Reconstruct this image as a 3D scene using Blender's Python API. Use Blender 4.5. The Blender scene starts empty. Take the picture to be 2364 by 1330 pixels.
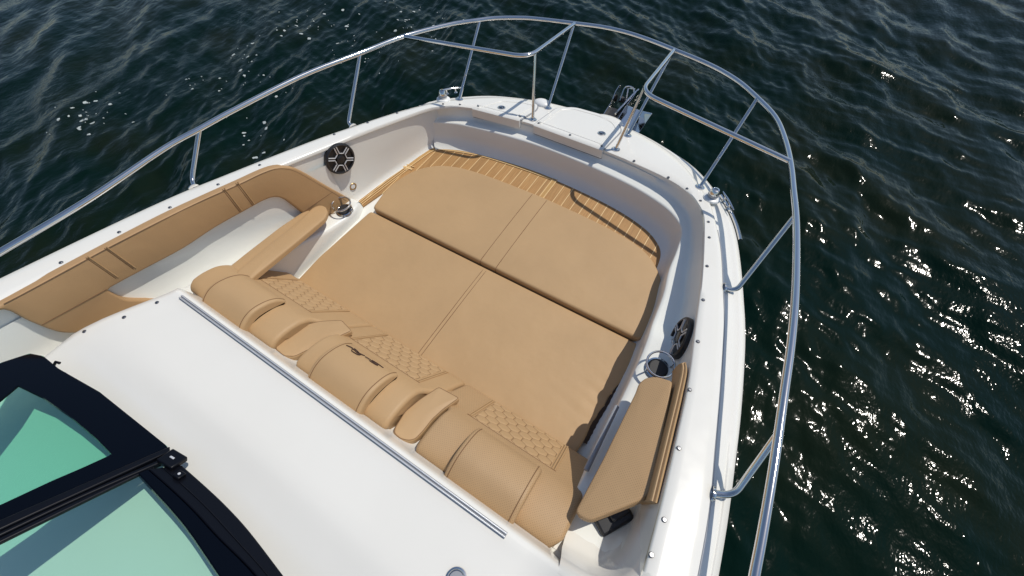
import bpy, bmesh, math, random
import numpy as np
from mathutils import Vector, Matrix
random.seed(7)
S = bpy.context.scene
COL = S.collection
# ------------------------------------------------------------------ camera
# boat frame: X starboard, Y towards the bow, Z up (metres); origin = aft edge of the forward sun pad
F = 930.0
CAM = np.array([0.84743666, -0.97301807, 1.88641401])
R = np.array([[0.84857879, 0.52742927, -0.0416221], [0.43598788, -0.74168406, -0.50972475], [-0.2997142, 0.41439488, -0.85933013]])
cd = bpy.data.cameras.new('camera'); cam = bpy.data.objects.new('camera', cd); COL.objects.link(cam)
cd.sensor_width = 36; cd.lens = F / 2364 * 36; cd.clip_start = 0.02; cd.clip_end = 2000
M = Matrix(((R[0][0], -R[1][0], -R[2][0], CAM[0]), (R[0][1], -R[1][1], -R[2][1], CAM[1]), (R[0][2], -R[1][2], -R[2][2], CAM[2]), (0, 0, 0, 1)))
cam.matrix_world = M
S.camera = cam
# ------------------------------------------------------------------ light
SUN = Vector((0.36, 0.51, 1.0)).normalized()
el = math.asin(SUN.z)
w = bpy.data.worlds.new('World'); S.world = w; w.use_nodes = True
nt = w.node_tree; bg = nt.nodes['Background']
sky = nt.nodes.new('ShaderNodeTexSky'); sky.sky_type = 'NISHITA'; sky.sun_disc = False
sky.sun_elevation = el; sky.sun_rotation = math.atan2(SUN.x, SUN.y)
sky.air_density = 1.0; sky.dust_density = 0.6
nt.links.new(sky.outputs[0], bg.inputs[0]); bg.inputs[1].default_value = 0.105
sd = bpy.data.lights.new('sun', 'SUN'); sd.energy = 3.15; sd.angle = math.radians(0.5); sd.color = (1, 0.95, 0.865)
so = bpy.data.objects.new('sun', sd); COL.objects.link(so)
so.rotation_euler = SUN.to_track_quat('Z', 'Y').to_euler()
S.view_settings.view_transform = 'Standard'; S.view_settings.look = 'None'; S.view_settings.exposure = 0.0; S.view_settings.gamma = 1
S.cycles.max_bounces = 10; S.cycles.transparent_max_bounces = 12
S.cycles.caustics_reflective = False; S.cycles.caustics_refractive = False

# ------------------------------------------------------------------ measuring helpers (photo survey -> boat frame)
def ray(u, v):
    return R.T @ np.array([(u - 1182) / F, (v - 665) / F, 1.0])
def on(u, v, n, k):
    "point where the sight line meets the plane n.P = k"
    d = ray(u, v); n = np.array(n, float)
    return Vector(CAM + d * (k - n @ CAM) / (n @ d))
def Z(u, v, z): return on(u, v, (0, 0, 1), z)
def G(u, v, dz=0.0): return on(u, v, (0, 0.2, 1), 0.40 + dz)        # gunwale / foredeck plane
def gz(y): return 0.40 - 0.2 * y

# ------------------------------------------------------------------ materials
def mat(name, col, rough=0.5, metal=0.0, coat=0.0, spec=0.5):
    m = bpy.data.materials.new(name); m.use_nodes = True
    b = m.node_tree.nodes['Principled BSDF']
    b.inputs['Base Color'].default_value = (*col, 1); b.inputs['Roughness'].default_value = rough
    b.inputs['Metallic'].default_value = metal; b.inputs['Coat Weight'].default_value = coat
    b.inputs['Specular IOR Level'].default_value = spec
    return m
def nd(m, t, **k):
    n = m.node_tree.nodes.new(t)
    for a, b in k.items():
        if a in n.inputs: n.inputs[a].default_value = b
        else: setattr(n, a, b)
    return n
def ln(m, a, b): m.node_tree.links.new(a, b)
def bsdf(m): return m.node_tree.nodes['Principled BSDF']
def objco(m):
    return nd(m, 'ShaderNodeNewGeometry').outputs['Position']
def add_bump(m, scale, strength, dist=0.002, detail=3, kind='ShaderNodeTexNoise'):
    co = objco(m); n = nd(m, kind, Scale=scale)
    if kind == 'ShaderNodeTexNoise': n.inputs['Detail'].default_value = detail
    ln(m, co, n.inputs['Vector'])
    b = nd(m, 'ShaderNodeBump', Strength=strength, Distance=dist)
    ln(m, n.outputs[0], b.inputs['Height']); ln(m, b.outputs[0], bsdf(m).inputs['Normal'])
    return n, b
def vary(m, c1, c2, scale, detail=4, lo=0.35, hi=0.65):
    co = objco(m); n = nd(m, 'ShaderNodeTexNoise', Scale=scale, Detail=detail); ln(m, co, n.inputs['Vector'])
    r = nd(m, 'ShaderNodeValToRGB'); r.color_ramp.elements[0].position = lo; r.color_ramp.elements[1].position = hi
    r.color_ramp.elements[0].color = (*c1, 1); r.color_ramp.elements[1].color = (*c2, 1)
    ln(m, n.outputs[0], r.inputs[0]); ln(m, r.outputs[0], bsdf(m).inputs['Base Color']); return r

gel = mat('white_gelcoat', (0.80, 0.80, 0.785), 0.22, coat=0.3)
vary(gel, (0.755, 0.735, 0.675), (0.775, 0.755, 0.695), 2.2)
n_, b_ = add_bump(gel, 9, 0.06, 0.01, 2)
for m_ in (gel,):
    nn_ = nd(m_, 'ShaderNodeTexNoise', Scale=14.0, Detail=6.0); ln(m_, objco(m_), nn_.inputs['Vector']); rr_ = nd(m_, 'ShaderNodeMapRange'); ln(m_, nn_.outputs[0], rr_.inputs[0])
    rr_.inputs[1].default_value = .4; rr_.inputs[2].default_value = .65; rr_.inputs[3].default_value = .19; rr_.inputs[4].default_value = .27; ln(m_, rr_.outputs[0], bsdf(m_).inputs['Roughness'])
liner = mat('liner_gelcoat', (0.77, 0.765, 0.735), 0.28, coat=0.2)
vary(liner, (0.785, 0.785, 0.73), (0.81, 0.81, 0.755), 2.5)
add_bump(liner, 7, 0.06, 0.01, 2)
floorm = mat('beige_floor', (0.60, 0.58, 0.52), 0.5); add_bump(floorm, 300, 0.2, 0.001)

def vinyl(name, c, perf=False):
    m = mat(name, c, 0.55, spec=0.35)
    d = tuple(x * 0.93 for x in c)
    r = vary(m, d, c, 3.0, 5)
    co = objco(m)
    v = nd(m, 'ShaderNodeTexVoronoi', Scale=450.0); ln(m, co, v.inputs['Vector'])
    b = nd(m, 'ShaderNodeBump', Strength=0.28, Distance=0.001); ln(m, v.outputs['Distance'], b.inputs['Height'])
    n = nd(m, 'ShaderNodeTexNoise', Scale=6.0, Detail=3.0); ln(m, co, n.inputs['Vector'])
    b2 = nd(m, 'ShaderNodeBump', Strength=0.3, Distance=0.016); ln(m, n.outputs[0], b2.inputs['Height'])
    ln(m, b.outputs[0], b2.inputs['Normal'])
    ln(m, b2.outputs[0], bsdf(m).inputs['Normal'])
    if perf:                       # small punched holes in straight rows
        tc = nd(m, 'ShaderNodeTexCoord'); mp = nd(m, 'ShaderNodeMapping'); mp.inputs['Scale'].default_value = (150, 150, 150)
        mp.inputs['Rotation'].default_value = (0, 0, 0.785)
        ln(m, tc.outputs['Object'], mp.inputs['Vector'])
        sx = nd(m, 'ShaderNodeSeparateXYZ'); ln(m, mp.outputs[0], sx.inputs[0])
        prev = None
        for ax in ('X', 'Y'):
            fr = nd(m, 'ShaderNodeMath', operation='FRACT'); ln(m, sx.outputs[ax], fr.inputs[0])
            s_ = nd(m, 'ShaderNodeMath', operation='SUBTRACT'); ln(m, fr.outputs[0], s_.inputs[0]); s_.inputs[1].default_value = 0.5
            p_ = nd(m, 'ShaderNodeMath', operation='POWER'); ab = nd(m, 'ShaderNodeMath', operation='ABSOLUTE'); ln(m, s_.outputs[0], ab.inputs[0])
            ln(m, ab.outputs[0], p_.inputs[0]); p_.inputs[1].default_value = 2.0
            if prev is None: prev = p_
            else:
                a_ = nd(m, 'ShaderNodeMath', operation='ADD'); ln(m, prev.outputs[0], a_.inputs[0]); ln(m, p_.outputs[0], a_.inputs[1]); prev = a_
        lt = nd(m, 'ShaderNodeMath', operation='LESS_THAN'); ln(m, prev.outputs[0], lt.inputs[0]); lt.inputs[1].default_value = 0.022
        mx = nd(m, 'ShaderNodeMix', data_type='RGBA'); ln(m, lt.outputs[0], mx.inputs['Factor'])
        ln(m, r.outputs[0], mx.inputs[6]); mx.inputs[7].default_value = (*[x * 0.5 for x in c], 1)
        ln(m, mx.outputs[2], bsdf(m).inputs['Base Color'])
    return m
TAN = (0.462, 0.300, 0.153)
tan = vinyl('tan_vinyl', TAN)
tanpad = vinyl('tan_pad_vinyl', (0.470, 0.306, 0.155))
tanperf = vinyl('tan_perforated_vinyl', (0.448, 0.290, 0.150), True)
tandark = vinyl('tan_coaming_vinyl', (0.42, 0.258, 0.125))
stitch = mat('brown_thread', (0.20, 0.11, 0.05), 0.8)
logo_m = mat('dark_embroidery', (0.05, 0.022, 0.015), 0.7)
chrome = mat('polished_steel', (0.66, 0.66, 0.65), 0.08, 1.0)
n_, b_ = add_bump(chrome, 90, 0.05, 0.001, 2)
alu = mat('anodised_aluminium', (0.66, 0.67, 0.68), 0.35, 0.45)
black = mat('black_plastic', (0.012, 0.012, 0.014), 0.38); add_bump(black, 400, 0.1, 0.0005)
rubber = mat('dark_rubber', (0.02, 0.02, 0.022), 0.6)
silver = mat('silver_spoke', (0.62, 0.62, 0.63), 0.35, 0.35)
greyp = mat('grey_plastic', (0.30, 0.31, 0.33), 0.4)
frit = mat('black_frit_glass', (0.001, 0.0018, 0.0045), 0.10, spec=0.16)
railm = mat('black_rail', (0.003, 0.0035, 0.006), 0.32, spec=0.22)
caulk = mat('black_caulk', (0.01, 0.009, 0.008), 0.7)
skirt_shade = vinyl('dark_trim_and_shade', (0.045, 0.027, 0.018))  # near-black: dark trim plus the enclosed gap's shade, painted into the colour
whitecap = mat('white_plastic', (0.78, 0.78, 0.76), 0.35)

# synthetic teak: planks run fore and aft, tan caulking lines
teak = mat('synthetic_teak', (0.5, 0.29, 0.10), 0.6)
co = objco(teak); sx = nd(teak, 'ShaderNodeSeparateXYZ'); ln(teak, co, sx.inputs[0])
ad = nd(teak, 'ShaderNodeMath', operation='ADD'); ln(teak, sx.outputs['X'], ad.inputs[0]); ad.inputs[1].default_value = 5.0
dv = nd(teak, 'ShaderNodeMath', operation='DIVIDE'); ln(teak, ad.outputs[0], dv.inputs[0]); dv.inputs[1].default_value = 0.0625
fr = nd(teak, 'ShaderNodeMath', operation='FRACT'); ln(teak, dv.outputs[0], fr.inputs[0])
lt = nd(teak, 'ShaderNodeMath', operation='LESS_THAN'); ln(teak, fr.outputs[0], lt.inputs[0]); lt.inputs[1].default_value = 0.075
fl = nd(teak, 'ShaderNodeMath', operation='FLOOR'); ln(teak, dv.outputs[0], fl.inputs[0])
wn = nd(teak, 'ShaderNodeTexWhiteNoise', noise_dimensions='1D'); ln(teak, fl.outputs[0], wn.inputs['W'])
mp = nd(teak, 'ShaderNodeMapping'); mp.inputs['Scale'].default_value = (220, 9, 9); ln(teak, co, mp.inputs['Vector'])
gn = nd(teak, 'ShaderNodeTexNoise', Scale=1.0, Detail=4.0); ln(teak, mp.outputs[0], gn.inputs['Vector'])
ra = nd(teak, 'ShaderNodeValToRGB'); ra.color_ramp.elements[0].position = 0.35; ra.color_ramp.elements[1].position = 0.7
ra.color_ramp.elements[0].color = (0.345, 0.185, 0.066, 1); ra.color_ramp.elements[1].color = (0.455, 0.258, 0.098, 1)
ln(teak, gn.outputs[0], ra.inputs[0])
hv = nd(teak, 'ShaderNodeHueSaturation'); mr = nd(teak, 'ShaderNodeMapRange'); ln(teak, wn.outputs[0], mr.inputs[0])
mr.inputs[3].default_value = 0.9; mr.inputs[4].default_value = 1.1
ln(teak, mr.outputs[0], hv.inputs['Value']); ln(teak, ra.outputs[0], hv.inputs['Color'])
mx = nd(teak, 'ShaderNodeMix', data_type='RGBA'); ln(teak, lt.outputs[0], mx.inputs['Factor']); ln(teak, hv.outputs[0], mx.inputs[6])
mx.inputs[7].default_value = (0.74, 0.53, 0.27, 1); ln(teak, mx.outputs[2], bsdf(teak).inputs['Base Color'])
bt = nd(teak, 'ShaderNodeBump', Strength=0.5, Distance=0.002); iv = nd(teak, 'ShaderNodeMath', operation='SUBTRACT'); iv.inputs[0].default_value = 1.0
ln(teak, lt.outputs[0], iv.inputs[1]); ln(teak, iv.outputs[0], bt.inputs['Height']); ln(teak, bt.outputs[0], bsdf(teak).inputs['Normal'])
teakline = mat('tan_caulking', (0.70, 0.49, 0.24), 0.6)
teakplain = mat('teak_border', (0.46, 0.27, 0.095), 0.6); add_bump(teakplain, 120, 0.2, 0.001)

# green tinted safety glass
glass = bpy.data.materials.new('green_tinted_glass'); glass.use_nodes = True
gt = glass.node_tree; gt.nodes.remove(gt.nodes['Principled BSDF'])
tr = gt.nodes.new('ShaderNodeBsdfTransparent'); tr.inputs[0].default_value = (0.83, 0.965, 0.915, 1)
gl = gt.nodes.new('ShaderNodeBsdfGlossy'); gl.inputs['Roughness'].default_value = 0.02
lw = gt.nodes.new('ShaderNodeLayerWeight'); lw.inputs[0].default_value = 0.5
pw_ = gt.nodes.new('ShaderNodeMath'); pw_.operation = 'POWER'; pw_.inputs[1].default_value = 4.5; gt.links.new(lw.outputs['Facing'], pw_.inputs[0])
fz = gt.nodes.new('ShaderNodeMath'); fz.operation = 'MULTIPLY_ADD'; fz.inputs[1].default_value = 0.9; fz.inputs[2].default_value = 0.04; gt.links.new(pw_.outputs[0], fz.inputs[0])
ms = gt.nodes.new('ShaderNodeMixShader'); gt.links.new(fz.outputs[0], ms.inputs[0]); gt.links.new(tr.outputs[0], ms.inputs[1]); gt.links.new(gl.outputs[0], ms.inputs[2])
gt.links.new(ms.outputs[0], gt.nodes['Material Output'].inputs[0])

glass2 = glass.copy(); glass2.name = 'deep_green_glass'
for n_ in glass2.node_tree.nodes:
    if n_.type == 'BSDF_TRANSPARENT': n_.inputs[0].default_value = (0.665, 0.915, 0.83, 1)
# water
water = mat('lake_water', (0.004, 0.012, 0.010), 0.095); bsdf(water).inputs['IOR'].default_value = 1.33; bsdf(water).inputs['Specular IOR Level'].default_value = 0.175
wr = vary(water, (0.0012, 0.0088, 0.0058), (0.008, 0.0125, 0.0055), 0.9, 4, 0.45, 0.75)
co = objco(water)
def wn_(scale, det, sx_, sy_, rot):
    mp = nd(water, 'ShaderNodeMapping'); mp.inputs['Scale'].default_value = (sx_, sy_, 1); mp.inputs['Rotation'].default_value = (0, 0, rot)
    ln(water, co, mp.inputs['Vector']); n = nd(water, 'ShaderNodeTexNoise', Scale=scale, Detail=det); ln(water, mp.outputs[0], n.inputs['Vector']); return n
n1 = wn_(12, 2, 1.0, 0.5, -0.5); n2 = wn_(52, 1, 1, 0.65, 0.5); n3 = wn_(.85, 2, 1.0, 0.42, 0.9)
pm = nd(water, 'ShaderNodeMapRange'); pm.inputs[1].default_value = .42; pm.inputs[2].default_value = .60; pm.inputs[3].default_value = .35; pm.inputs[4].default_value = 1.15
ln(water, n3.outputs[0], pm.inputs[0])
bb1 = nd(water, 'ShaderNodeBump', Strength=1.0, Distance=0.0078); ln(water, n1.outputs[0], bb1.inputs['Height'])
bb2 = nd(water, 'ShaderNodeBump', Strength=1.0, Distance=0.0025); ln(water, pm.outputs[0], bb2.inputs['Strength']); ln(water, n2.outputs[0], bb2.inputs['Height']); ln(water, bb1.outputs[0], bb2.inputs['Normal'])
ln(water, bb2.outputs[0], bsdf(water).inputs['Normal'])
foam_m = mat('foam_flecks', (0.42, 0.46, 0.44), 0.6)

# ------------------------------------------------------------------ mesh helpers
def link(name, me, m, parent=None, smooth=35):
    o = bpy.data.objects.new(name, me); COL.objects.link(o)
    if m: me.materials.append(m)
    if smooth:
        me.polygons.foreach_set('use_smooth', [True] * len(me.polygons)); me.set_sharp_from_angle(angle=math.radians(smooth))
    if parent: o.parent = parent
    return o
class MB:
    def __init__(s): s.v = []; s.f = []
    def add(s, vs, fs):
        b = len(s.v); s.v += [tuple(p) for p in vs]; s.f += [tuple(b + i for i in f) for f in fs]
    def grid(s, rows, closed=False, cap=False):
        n = len(rows[0]); vs = [p for r in rows for p in r]; fs = []
        for i in range(len(rows) - 1):
            for j in range(n if closed else n - 1):
                k = (j + 1) % n
                fs.append((i * n + j, i * n + k, (i + 1) * n + k, (i + 1) * n + j))
        if cap:
            fs.append(tuple(range(n))[::-1]); fs.append(tuple((len(rows) - 1) * n + j for j in range(n)))
        s.add(vs, fs)
    def tube(s, pts, r, seg=10, cap=True, radii=None):
        pts = [Vector(p) for p in pts]; rows = []
        t0 = (pts[1] - pts[0]).normalized(); a = t0.orthogonal().normalized()
        for i, p in enumerate(pts):
            t = (pts[min(i + 1, len(pts) - 1)] - pts[max(i - 1, 0)]).normalized()
            a = (a - t * a.dot(t)).normalized(); b = t.cross(a); rr = radii[i] if radii else r
            rows.append([p + (a * math.cos(2 * math.pi * k / seg) + b * math.sin(2 * math.pi * k / seg)) * rr for k in range(seg)])
        s.grid(rows, True, cap)
    def lathe(s, c, axis, prof, seg=24):
        "prof: list of (radius, height along axis)"
        c = Vector(c); t = Vector(axis).normalized(); a = t.orthogonal().normalized(); b = t.cross(a)
        rows = [[c + t * h + (a * math.cos(2 * math.pi * k / seg) + b * math.sin(2 * math.pi * k / seg)) * max(r, 1e-4) for k in range(seg)] for r, h in prof]
        s.grid(rows, True, True)
    def box(s, c, size, ax=None):
        c = Vector(c); hx, hy, hz = [q / 2 for q in size]; A = ax or (Vector((1, 0, 0)), Vector((0, 1, 0)), Vector((0, 0, 1)))
        vs = [c + A[0] * sx * hx + A[1] * sy * hy + A[2] * sz * hz for sz in (-1, 1) for sy in (-1, 1) for sx in (-1, 1)]
        s.add(vs, [(0, 2, 3, 1), (4, 5, 7, 6), (0, 1, 5, 4), (2, 6, 7, 3), (0, 4, 6, 2), (1, 3, 7, 5)])
    def torus(s, c, axis, R_, r, seg=36, sec=10):
        c = Vector(c); t = Vector(axis).normalized(); a = t.orthogonal().normalized(); b = t.cross(a); rows = []
        for i in range(seg + 1):
            th = 2 * math.pi * i / seg; d = a * math.cos(th) + b * math.sin(th)
            rows.append([c + d * (R_ + r * math.cos(2 * math.pi * k / sec)) + t * r * math.sin(2 * math.pi * k / sec) for k in range(sec)])
        s.grid(rows, True)
    def mesh(s, name):
        me = bpy.data.meshes.new(name); me.from_pydata(s.v, [], s.f); bm = bmesh.new(); bm.from_mesh(me)
        bmesh.ops.remove_doubles(bm, verts=bm.verts, dist=1e-6)
        bmesh.ops.recalc_face_normals(bm, faces=bm.faces); bm.to_mesh(me); bm.free(); return me
    def build(s, name, m, parent=None, smooth=35, bevel=0, seg=2):
        o = link(name, s.mesh(name), m, parent, smooth)
        if bevel:
            md = o.modifiers.new('bevel', 'BEVEL'); md.width = bevel; md.segments = seg; md.limit_method = 'ANGLE'; md.angle_limit = math.radians(30)
            md.harden_normals = False
        return o
def resample(pts, n, closed=False):
    P = [Vector(p) for p in pts]
    if closed: P = P + [P[0]]
    L = [0]
    for a, b in zip(P, P[1:]): L.append(L[-1] + (b - a).length)
    out = []; tot = L[-1]; m = n if closed else n - 1; j = 0
    for i in range(n):
        t = tot * i / m
        while j < len(L) - 2 and L[j + 1] < t: j += 1
        f = (t - L[j]) / max(L[j + 1] - L[j], 1e-9); out.append(P[j].lerp(P[j + 1], min(max(f, 0), 1)))
    return out
def spline(pts, per=8, closed=False):
    P = [Vector(p) for p in pts]; out = []; n = len(P)
    for i in range(n if closed else n - 1):
        if closed: p0, p1, p2, p3 = P[i - 1], P[i], P[(i + 1) % n], P[(i + 2) % n]
        else: p0, p1, p2, p3 = P[max(i - 1, 0)], P[i], P[i + 1], P[min(i + 2, n - 1)]
        for k in range(per):
            t = k / per
            out.append(0.5 * ((2 * p1) + (p2 - p0) * t + (2 * p0 - 5 * p1 + 4 * p2 - p3) * t * t + (3 * p1 - p0 - 3 * p2 + p3) * t ** 3))
    if not closed: out.append(P[-1])
    return out
def fillet(pts, r, seg=7):
    P = [Vector(p) for p in pts]; out = [P[0]]
    for i in range(1, len(P) - 1):
        a, b, c = P[i - 1], P[i], P[i + 1]; d1 = (a - b); d2 = (c - b); rr = min(r, d1.length * 0.49, d2.length * 0.49)
        p, q = b + d1.normalized() * rr, b + d2.normalized() * rr
        for k in range(seg + 1):
            t = k / seg; out.append(p * (1 - t) ** 2 + b * 2 * t * (1 - t) + q * t * t)
    out.append(P[-1]); return out
def filletc(pts, r, seg=6):
    P = [Vector(p) for p in pts]; out = []; n = len(P)
    for i in range(n):
        a, b, c = P[i - 1], P[i], P[(i + 1) % n]; d1 = (a - b); d2 = (c - b)
        ri = r[i] if isinstance(r, (list, tuple)) else r
        rr = min(ri, d1.length * 0.49, d2.length * 0.49)
        p, q = b + d1.normalized() * rr, b + d2.normalized() * rr
        for k in range(seg + 1):
            t = k / seg; out.append(p * (1 - t) ** 2 + b * 2 * t * (1 - t) + q * t * t)
    return out
def inset(poly, d, nrm):
    "offset a closed planar 3-D polygon towards its inside by d (nrm = plane normal, polygon CCW about it)"
    n = len(poly); out = []
    for i in range(n):
        a, b, c = poly[i - 1], poly[i], poly[(i + 1) % n]
        t1 = (b - a); t2 = (c - b)
        if t1.length < 1e-7: t1 = t2
        if t2.length < 1e-7: t2 = t1
        n1 = nrm.cross(t1.normalized()); n2 = nrm.cross(t2.normalized()); m = n1 + n2
        if m.length < 1e-6: m = n1
        m.normalize(); out.append(b + m * (d / max(m.dot(n1), 0.5)))
    return out
def area_sign(poly, nrm):
    s = Vector((0, 0, 0))
    for i in range(len(poly)): s += poly[i - 1].cross(poly[i])
    return s.dot(nrm)
def cushion(poly, nrm, thick, r, puff=0.0, n=160, under=0.006):
    "upholstered slab: rounded rim, slightly crowned face. returns (MB, rim ring)"
    nrm = Vector(nrm).normalized(); P = [Vector(p) for p in poly]
    if area_sign(P, nrm) < 0: P = P[::-1]
    P = resample(P, n, True); mb = MB(); rows = [inset(P, under + r * 0.4, nrm)]
    rows[0] = [p - nrm * thick for p in rows[0]]
    rows.append([p - nrm * (thick - r * 0.4) for p in P]); rows.append([p - nrm * r for p in P])
    for k in range(1, 6):
        th = k / 5 * math.pi / 2
        rows.append([p + nrm * (-r + r * math.sin(th)) for p in inset(P, r * (1 - math.cos(th)), nrm)])
    rim = rows[5]
    base = inset(P, r, nrm); c = sum(base, Vector()) / len(base)
    mb.grid(rows, True); last = rows[-1]; b0 = len(mb.v)
    rings = []
    for k in range(1, 9):
        t = k / 9; rings.append([p.lerp(c, t) + nrm * puff * (1 - (1 - t) ** 3) for p in last])
    mb.grid([last] + rings, True)
    mb.add(rings[-1] + [c + nrm * puff], [(i, (i + 1) % n, n) for i in range(n)])
    mb.add(rows[0], [tuple(range(n))[::-1]])
    return mb, rim
def slab(poly, nrm, thick, name, m, parent=None, bevel=0.004, smooth=35):
    nrm = Vector(nrm).normalized(); P = [Vector(p) for p in poly]
    if area_sign(P, nrm) < 0: P = P[::-1]
    mb = MB(); n = len(P); mb.grid([[p - nrm * thick for p in P], P], True, True)
    return mb.build(name, m, parent, smooth, bevel)
def strip(path, wid, nrm, thick, mb):
    "flat bar along a path"
    P = [Vector(p) for p in path]; nrm = Vector(nrm).normalized(); rows = []
    for i, p in enumerate(P):
        t = (P[min(i + 1, len(P) - 1)] - P[max(i - 1, 0)]).normalized(); b = nrm.cross(t).normalized()
        rows.append([p - b * wid / 2 - nrm * thick, p - b * wid / 2, p + b * wid / 2, p + b * wid / 2 - nrm * thick])
    mb.grid(rows, True, True)
def lerp_tab(tab, y):
    if y <= tab[0][0]: return tab[0][1]
    for (a, b), (c, d) in zip(tab, tab[1:]):
        if y <= c: return b + (d - b) * (y - a) / (c - a)
    return tab[-1][1]
def tag(o, label, cat, group=None, kind=None):
    if label: o['label'] = label
    if cat: o['category'] = cat
    if group: o['group'] = group
    if kind: o['kind'] = kind
    return o
def empty(name, loc, parent=None):
    o = bpy.data.objects.new(name, None); COL.objects.link(o); o.location = loc; o.empty_display_size = 0.1
    if parent: o.parent = parent
    return o
WORLDP = []
def adopt(child, root):
    "parent a mesh whose vertices are already in boat coordinates to an empty placed elsewhere"
    child.parent = root; child.matrix_parent_inverse = Matrix.Translation(root.location).inverted()
    return child
# ================================================================== SETTING: water, sky comes from the world
WZ = -0.95
def waves(X, Y):
    rs = np.random.RandomState(3); H = np.zeros_like(X)
    for i in range(90):
        lam = 0.10 * (30 ** (rs.rand() ** 1.25)); ang = math.radians(52) + rs.randn() * 0.55
        k = 2 * math.pi / lam; a = 0.0040 * lam ** 0.92 * (0.5 + rs.rand())
        ph = k * (X * math.sin(ang) + Y * math.cos(ang)) + rs.rand() * 6.28
        # slow phase wander keeps crests short and irregular
        ph += 0.9 * np.sin(X * (0.9 + rs.rand()) + rs.rand() * 6) * np.cos(Y * (0.8 + rs.rand()) + rs.rand() * 6)
        s = np.sin(ph); H += a * (s - 0.28 * np.cos(2 * ph))
    return H
N = 760
u = np.linspace(-1, 1, N)
ax = 5.4 * u + 90 * np.abs(u) ** 9 * np.sign(u)
X, Y = np.meshgrid(ax - 1.2, ax + 2.2, indexing='ij')
D = np.hypot(X - 0.8, Y + 1.0); H = waves(X, Y) * np.clip(1.5 - D / 16, 0.25, 1)
co_ = np.stack([X, Y, H + WZ], -1).reshape(-1, 3).astype(np.float32)
idx = np.arange(N * N).reshape(N, N)
q = np.stack([idx[:-1, :-1], idx[1:, :-1], idx[1:, 1:], idx[:-1, 1:]], -1).reshape(-1)
me = bpy.data.meshes.new('water'); me.vertices.add(N * N); me.vertices.foreach_set('co', co_.ravel())
nf = (N - 1) ** 2; me.loops.add(nf * 4); me.loops.foreach_set('vertex_index', q.astype(np.int32))
me.polygons.add(nf); me.polygons.foreach_set('loop_start', np.arange(0, nf * 4, 4, dtype=np.int32))
me.polygons.foreach_set('use_smooth', np.ones(nf, dtype=bool)); me.update(); me.validate()
wo = bpy.data.objects.new('water', me); COL.objects.link(wo); me.materials.append(water)
tag(wo, 'dark green rippled lake water with sun glitter', 'water', kind='structure')

# foam flecks drifting on the port side
fm = MB(); rf = random.Random(5)
def fleck(c, r):
    n = rf.randint(6, 10); pts = []
    el_ = 0.45 + 0.5 * rf.random(); a0 = rf.random() * 3
    for k in range(n):
        a = 2 * math.pi * k / n; rr = r * (0.6 + 0.7 * rf.random()); x, y = rr * math.cos(a), rr * el_ * math.sin(a)
        pts.append((x * math.cos(a0) - y * math.sin(a0), x * math.sin(a0) + y * math.cos(a0)))
    zs = []
    P = np.array([(c[0] + p[0], c[1] + p[1]) for p in pts] + [(c[0], c[1])])
    D_ = np.hypot(P[:, 0] - 0.8, P[:, 1] + 1.0)
    hz = waves(P[:, 0], P[:, 1]) * np.clip(1.5 - D_ / 16, 0.25, 1) + WZ
    top = [(P[i][0], P[i][1], hz[i] + 0.006) for i in range(n)]; bot = [(P[i][0], P[i][1], hz[i] - 0.01) for i in range(n)]
    fm.add(top + [(P[n][0], P[n][1], hz[n] + 0.009)], [(i, (i + 1) % n, n) for i in range(n)])
    fm.grid([bot, top], True)
clusters = [(195, 270, 40, 14), (250, 255, 70, 14), (560, 170, 80, 26), (690, 60, 90, 24), (800, 60, 110, 20), (450, 200, 60, 10), (1000, 60, 120, 16), (600, 300, 120, 12), (850, 120, 80, 12), (120, 290, 70, 5), (940, 20, 60, 14)]
for cx, cy, sp, n in clusters:
    for k in range(n):
        p = Z(cx + rf.gauss(0, sp * 0.5), cy + rf.gauss(0, sp * 0.35), WZ)
        if p.length < 13: fleck((p.x, p.y), 0.006 + 0.022 * rf.random() ** 2.5)
fo = fm.build('foam', foam_m, None, 40)
tag(fo, 'small pale foam flecks drifting on the dark water at upper left', 'foam', kind='stuff')

# ================================================================== BOAT
boat = empty('motor_boat', (0, 0, 0))
tag(boat, 'white motor boat foredeck with bow lounge, steel bow rail and green tinted windshield', 'boat')

E_in = [(0, .935), (.25, .935), (.43, .918), (.56, .90), (.68, .872), (.79, .815), (.86, .74), (.905, .66), (.955, .468), (1.01, .22), (1.055, -.04), (1.10, -.3), (1.118, -.47), (1.143, -.75), (1.16, -1.1), (1.165, -1.75)]
E_cr = [(0, 1.285), (.18, 1.275), (.34, 1.245), (.51, 1.18), (.66, 1.085), (.79, .95), (.90, .80), (.965, .66), (1.035, .47), (1.095, .25), (1.15, .03), (1.20, -.25), (1.235, -.47), (1.27, -.72), (1.285, -1.1), (1.29, -1.75)]
E_out = [(0, 1.36), (.19, 1.345), (.37, 1.315), (.56, 1.245), (.74, 1.15), (.885, 1.01), (1.0, .85), (1.075, .70), (1.14, .50), (1.20, .27), (1.25, .05), (1.295, -.25), (1.318, -.47), (1.338, -.72), (1.35, -1.1), (1.355, -1.75)]
def curve2(tab, per=6):
    return [(p.x, p.y) for p in spline([Vector((a, b, 0)) for a, b in tab], per)]
cin, ccr, cout = curve2(E_in), curve2(E_cr), curve2(E_out)
def full(c):     # port aft -> bow -> starboard aft
    return [(-x, y) for x, y in c[::-1]] + c[1:]
fin, fcr, fout = full(cin), full(ccr), full(cout)
n = len(fin)
def P3(c, dz): return [Vector((x, y, gz(y) + (dz * 1.7 if x < -.75 and dz < -.01 and dz > -.06 and abs(x) > 1.0 + .0 * y else dz))) for x, y in c]
def mixc(a, b, t): return [(p[0] * (1 - t) + q_[0] * t, p[1] * (1 - t) + q_[1] * t) for p, q_ in zip(a, b)]
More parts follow.
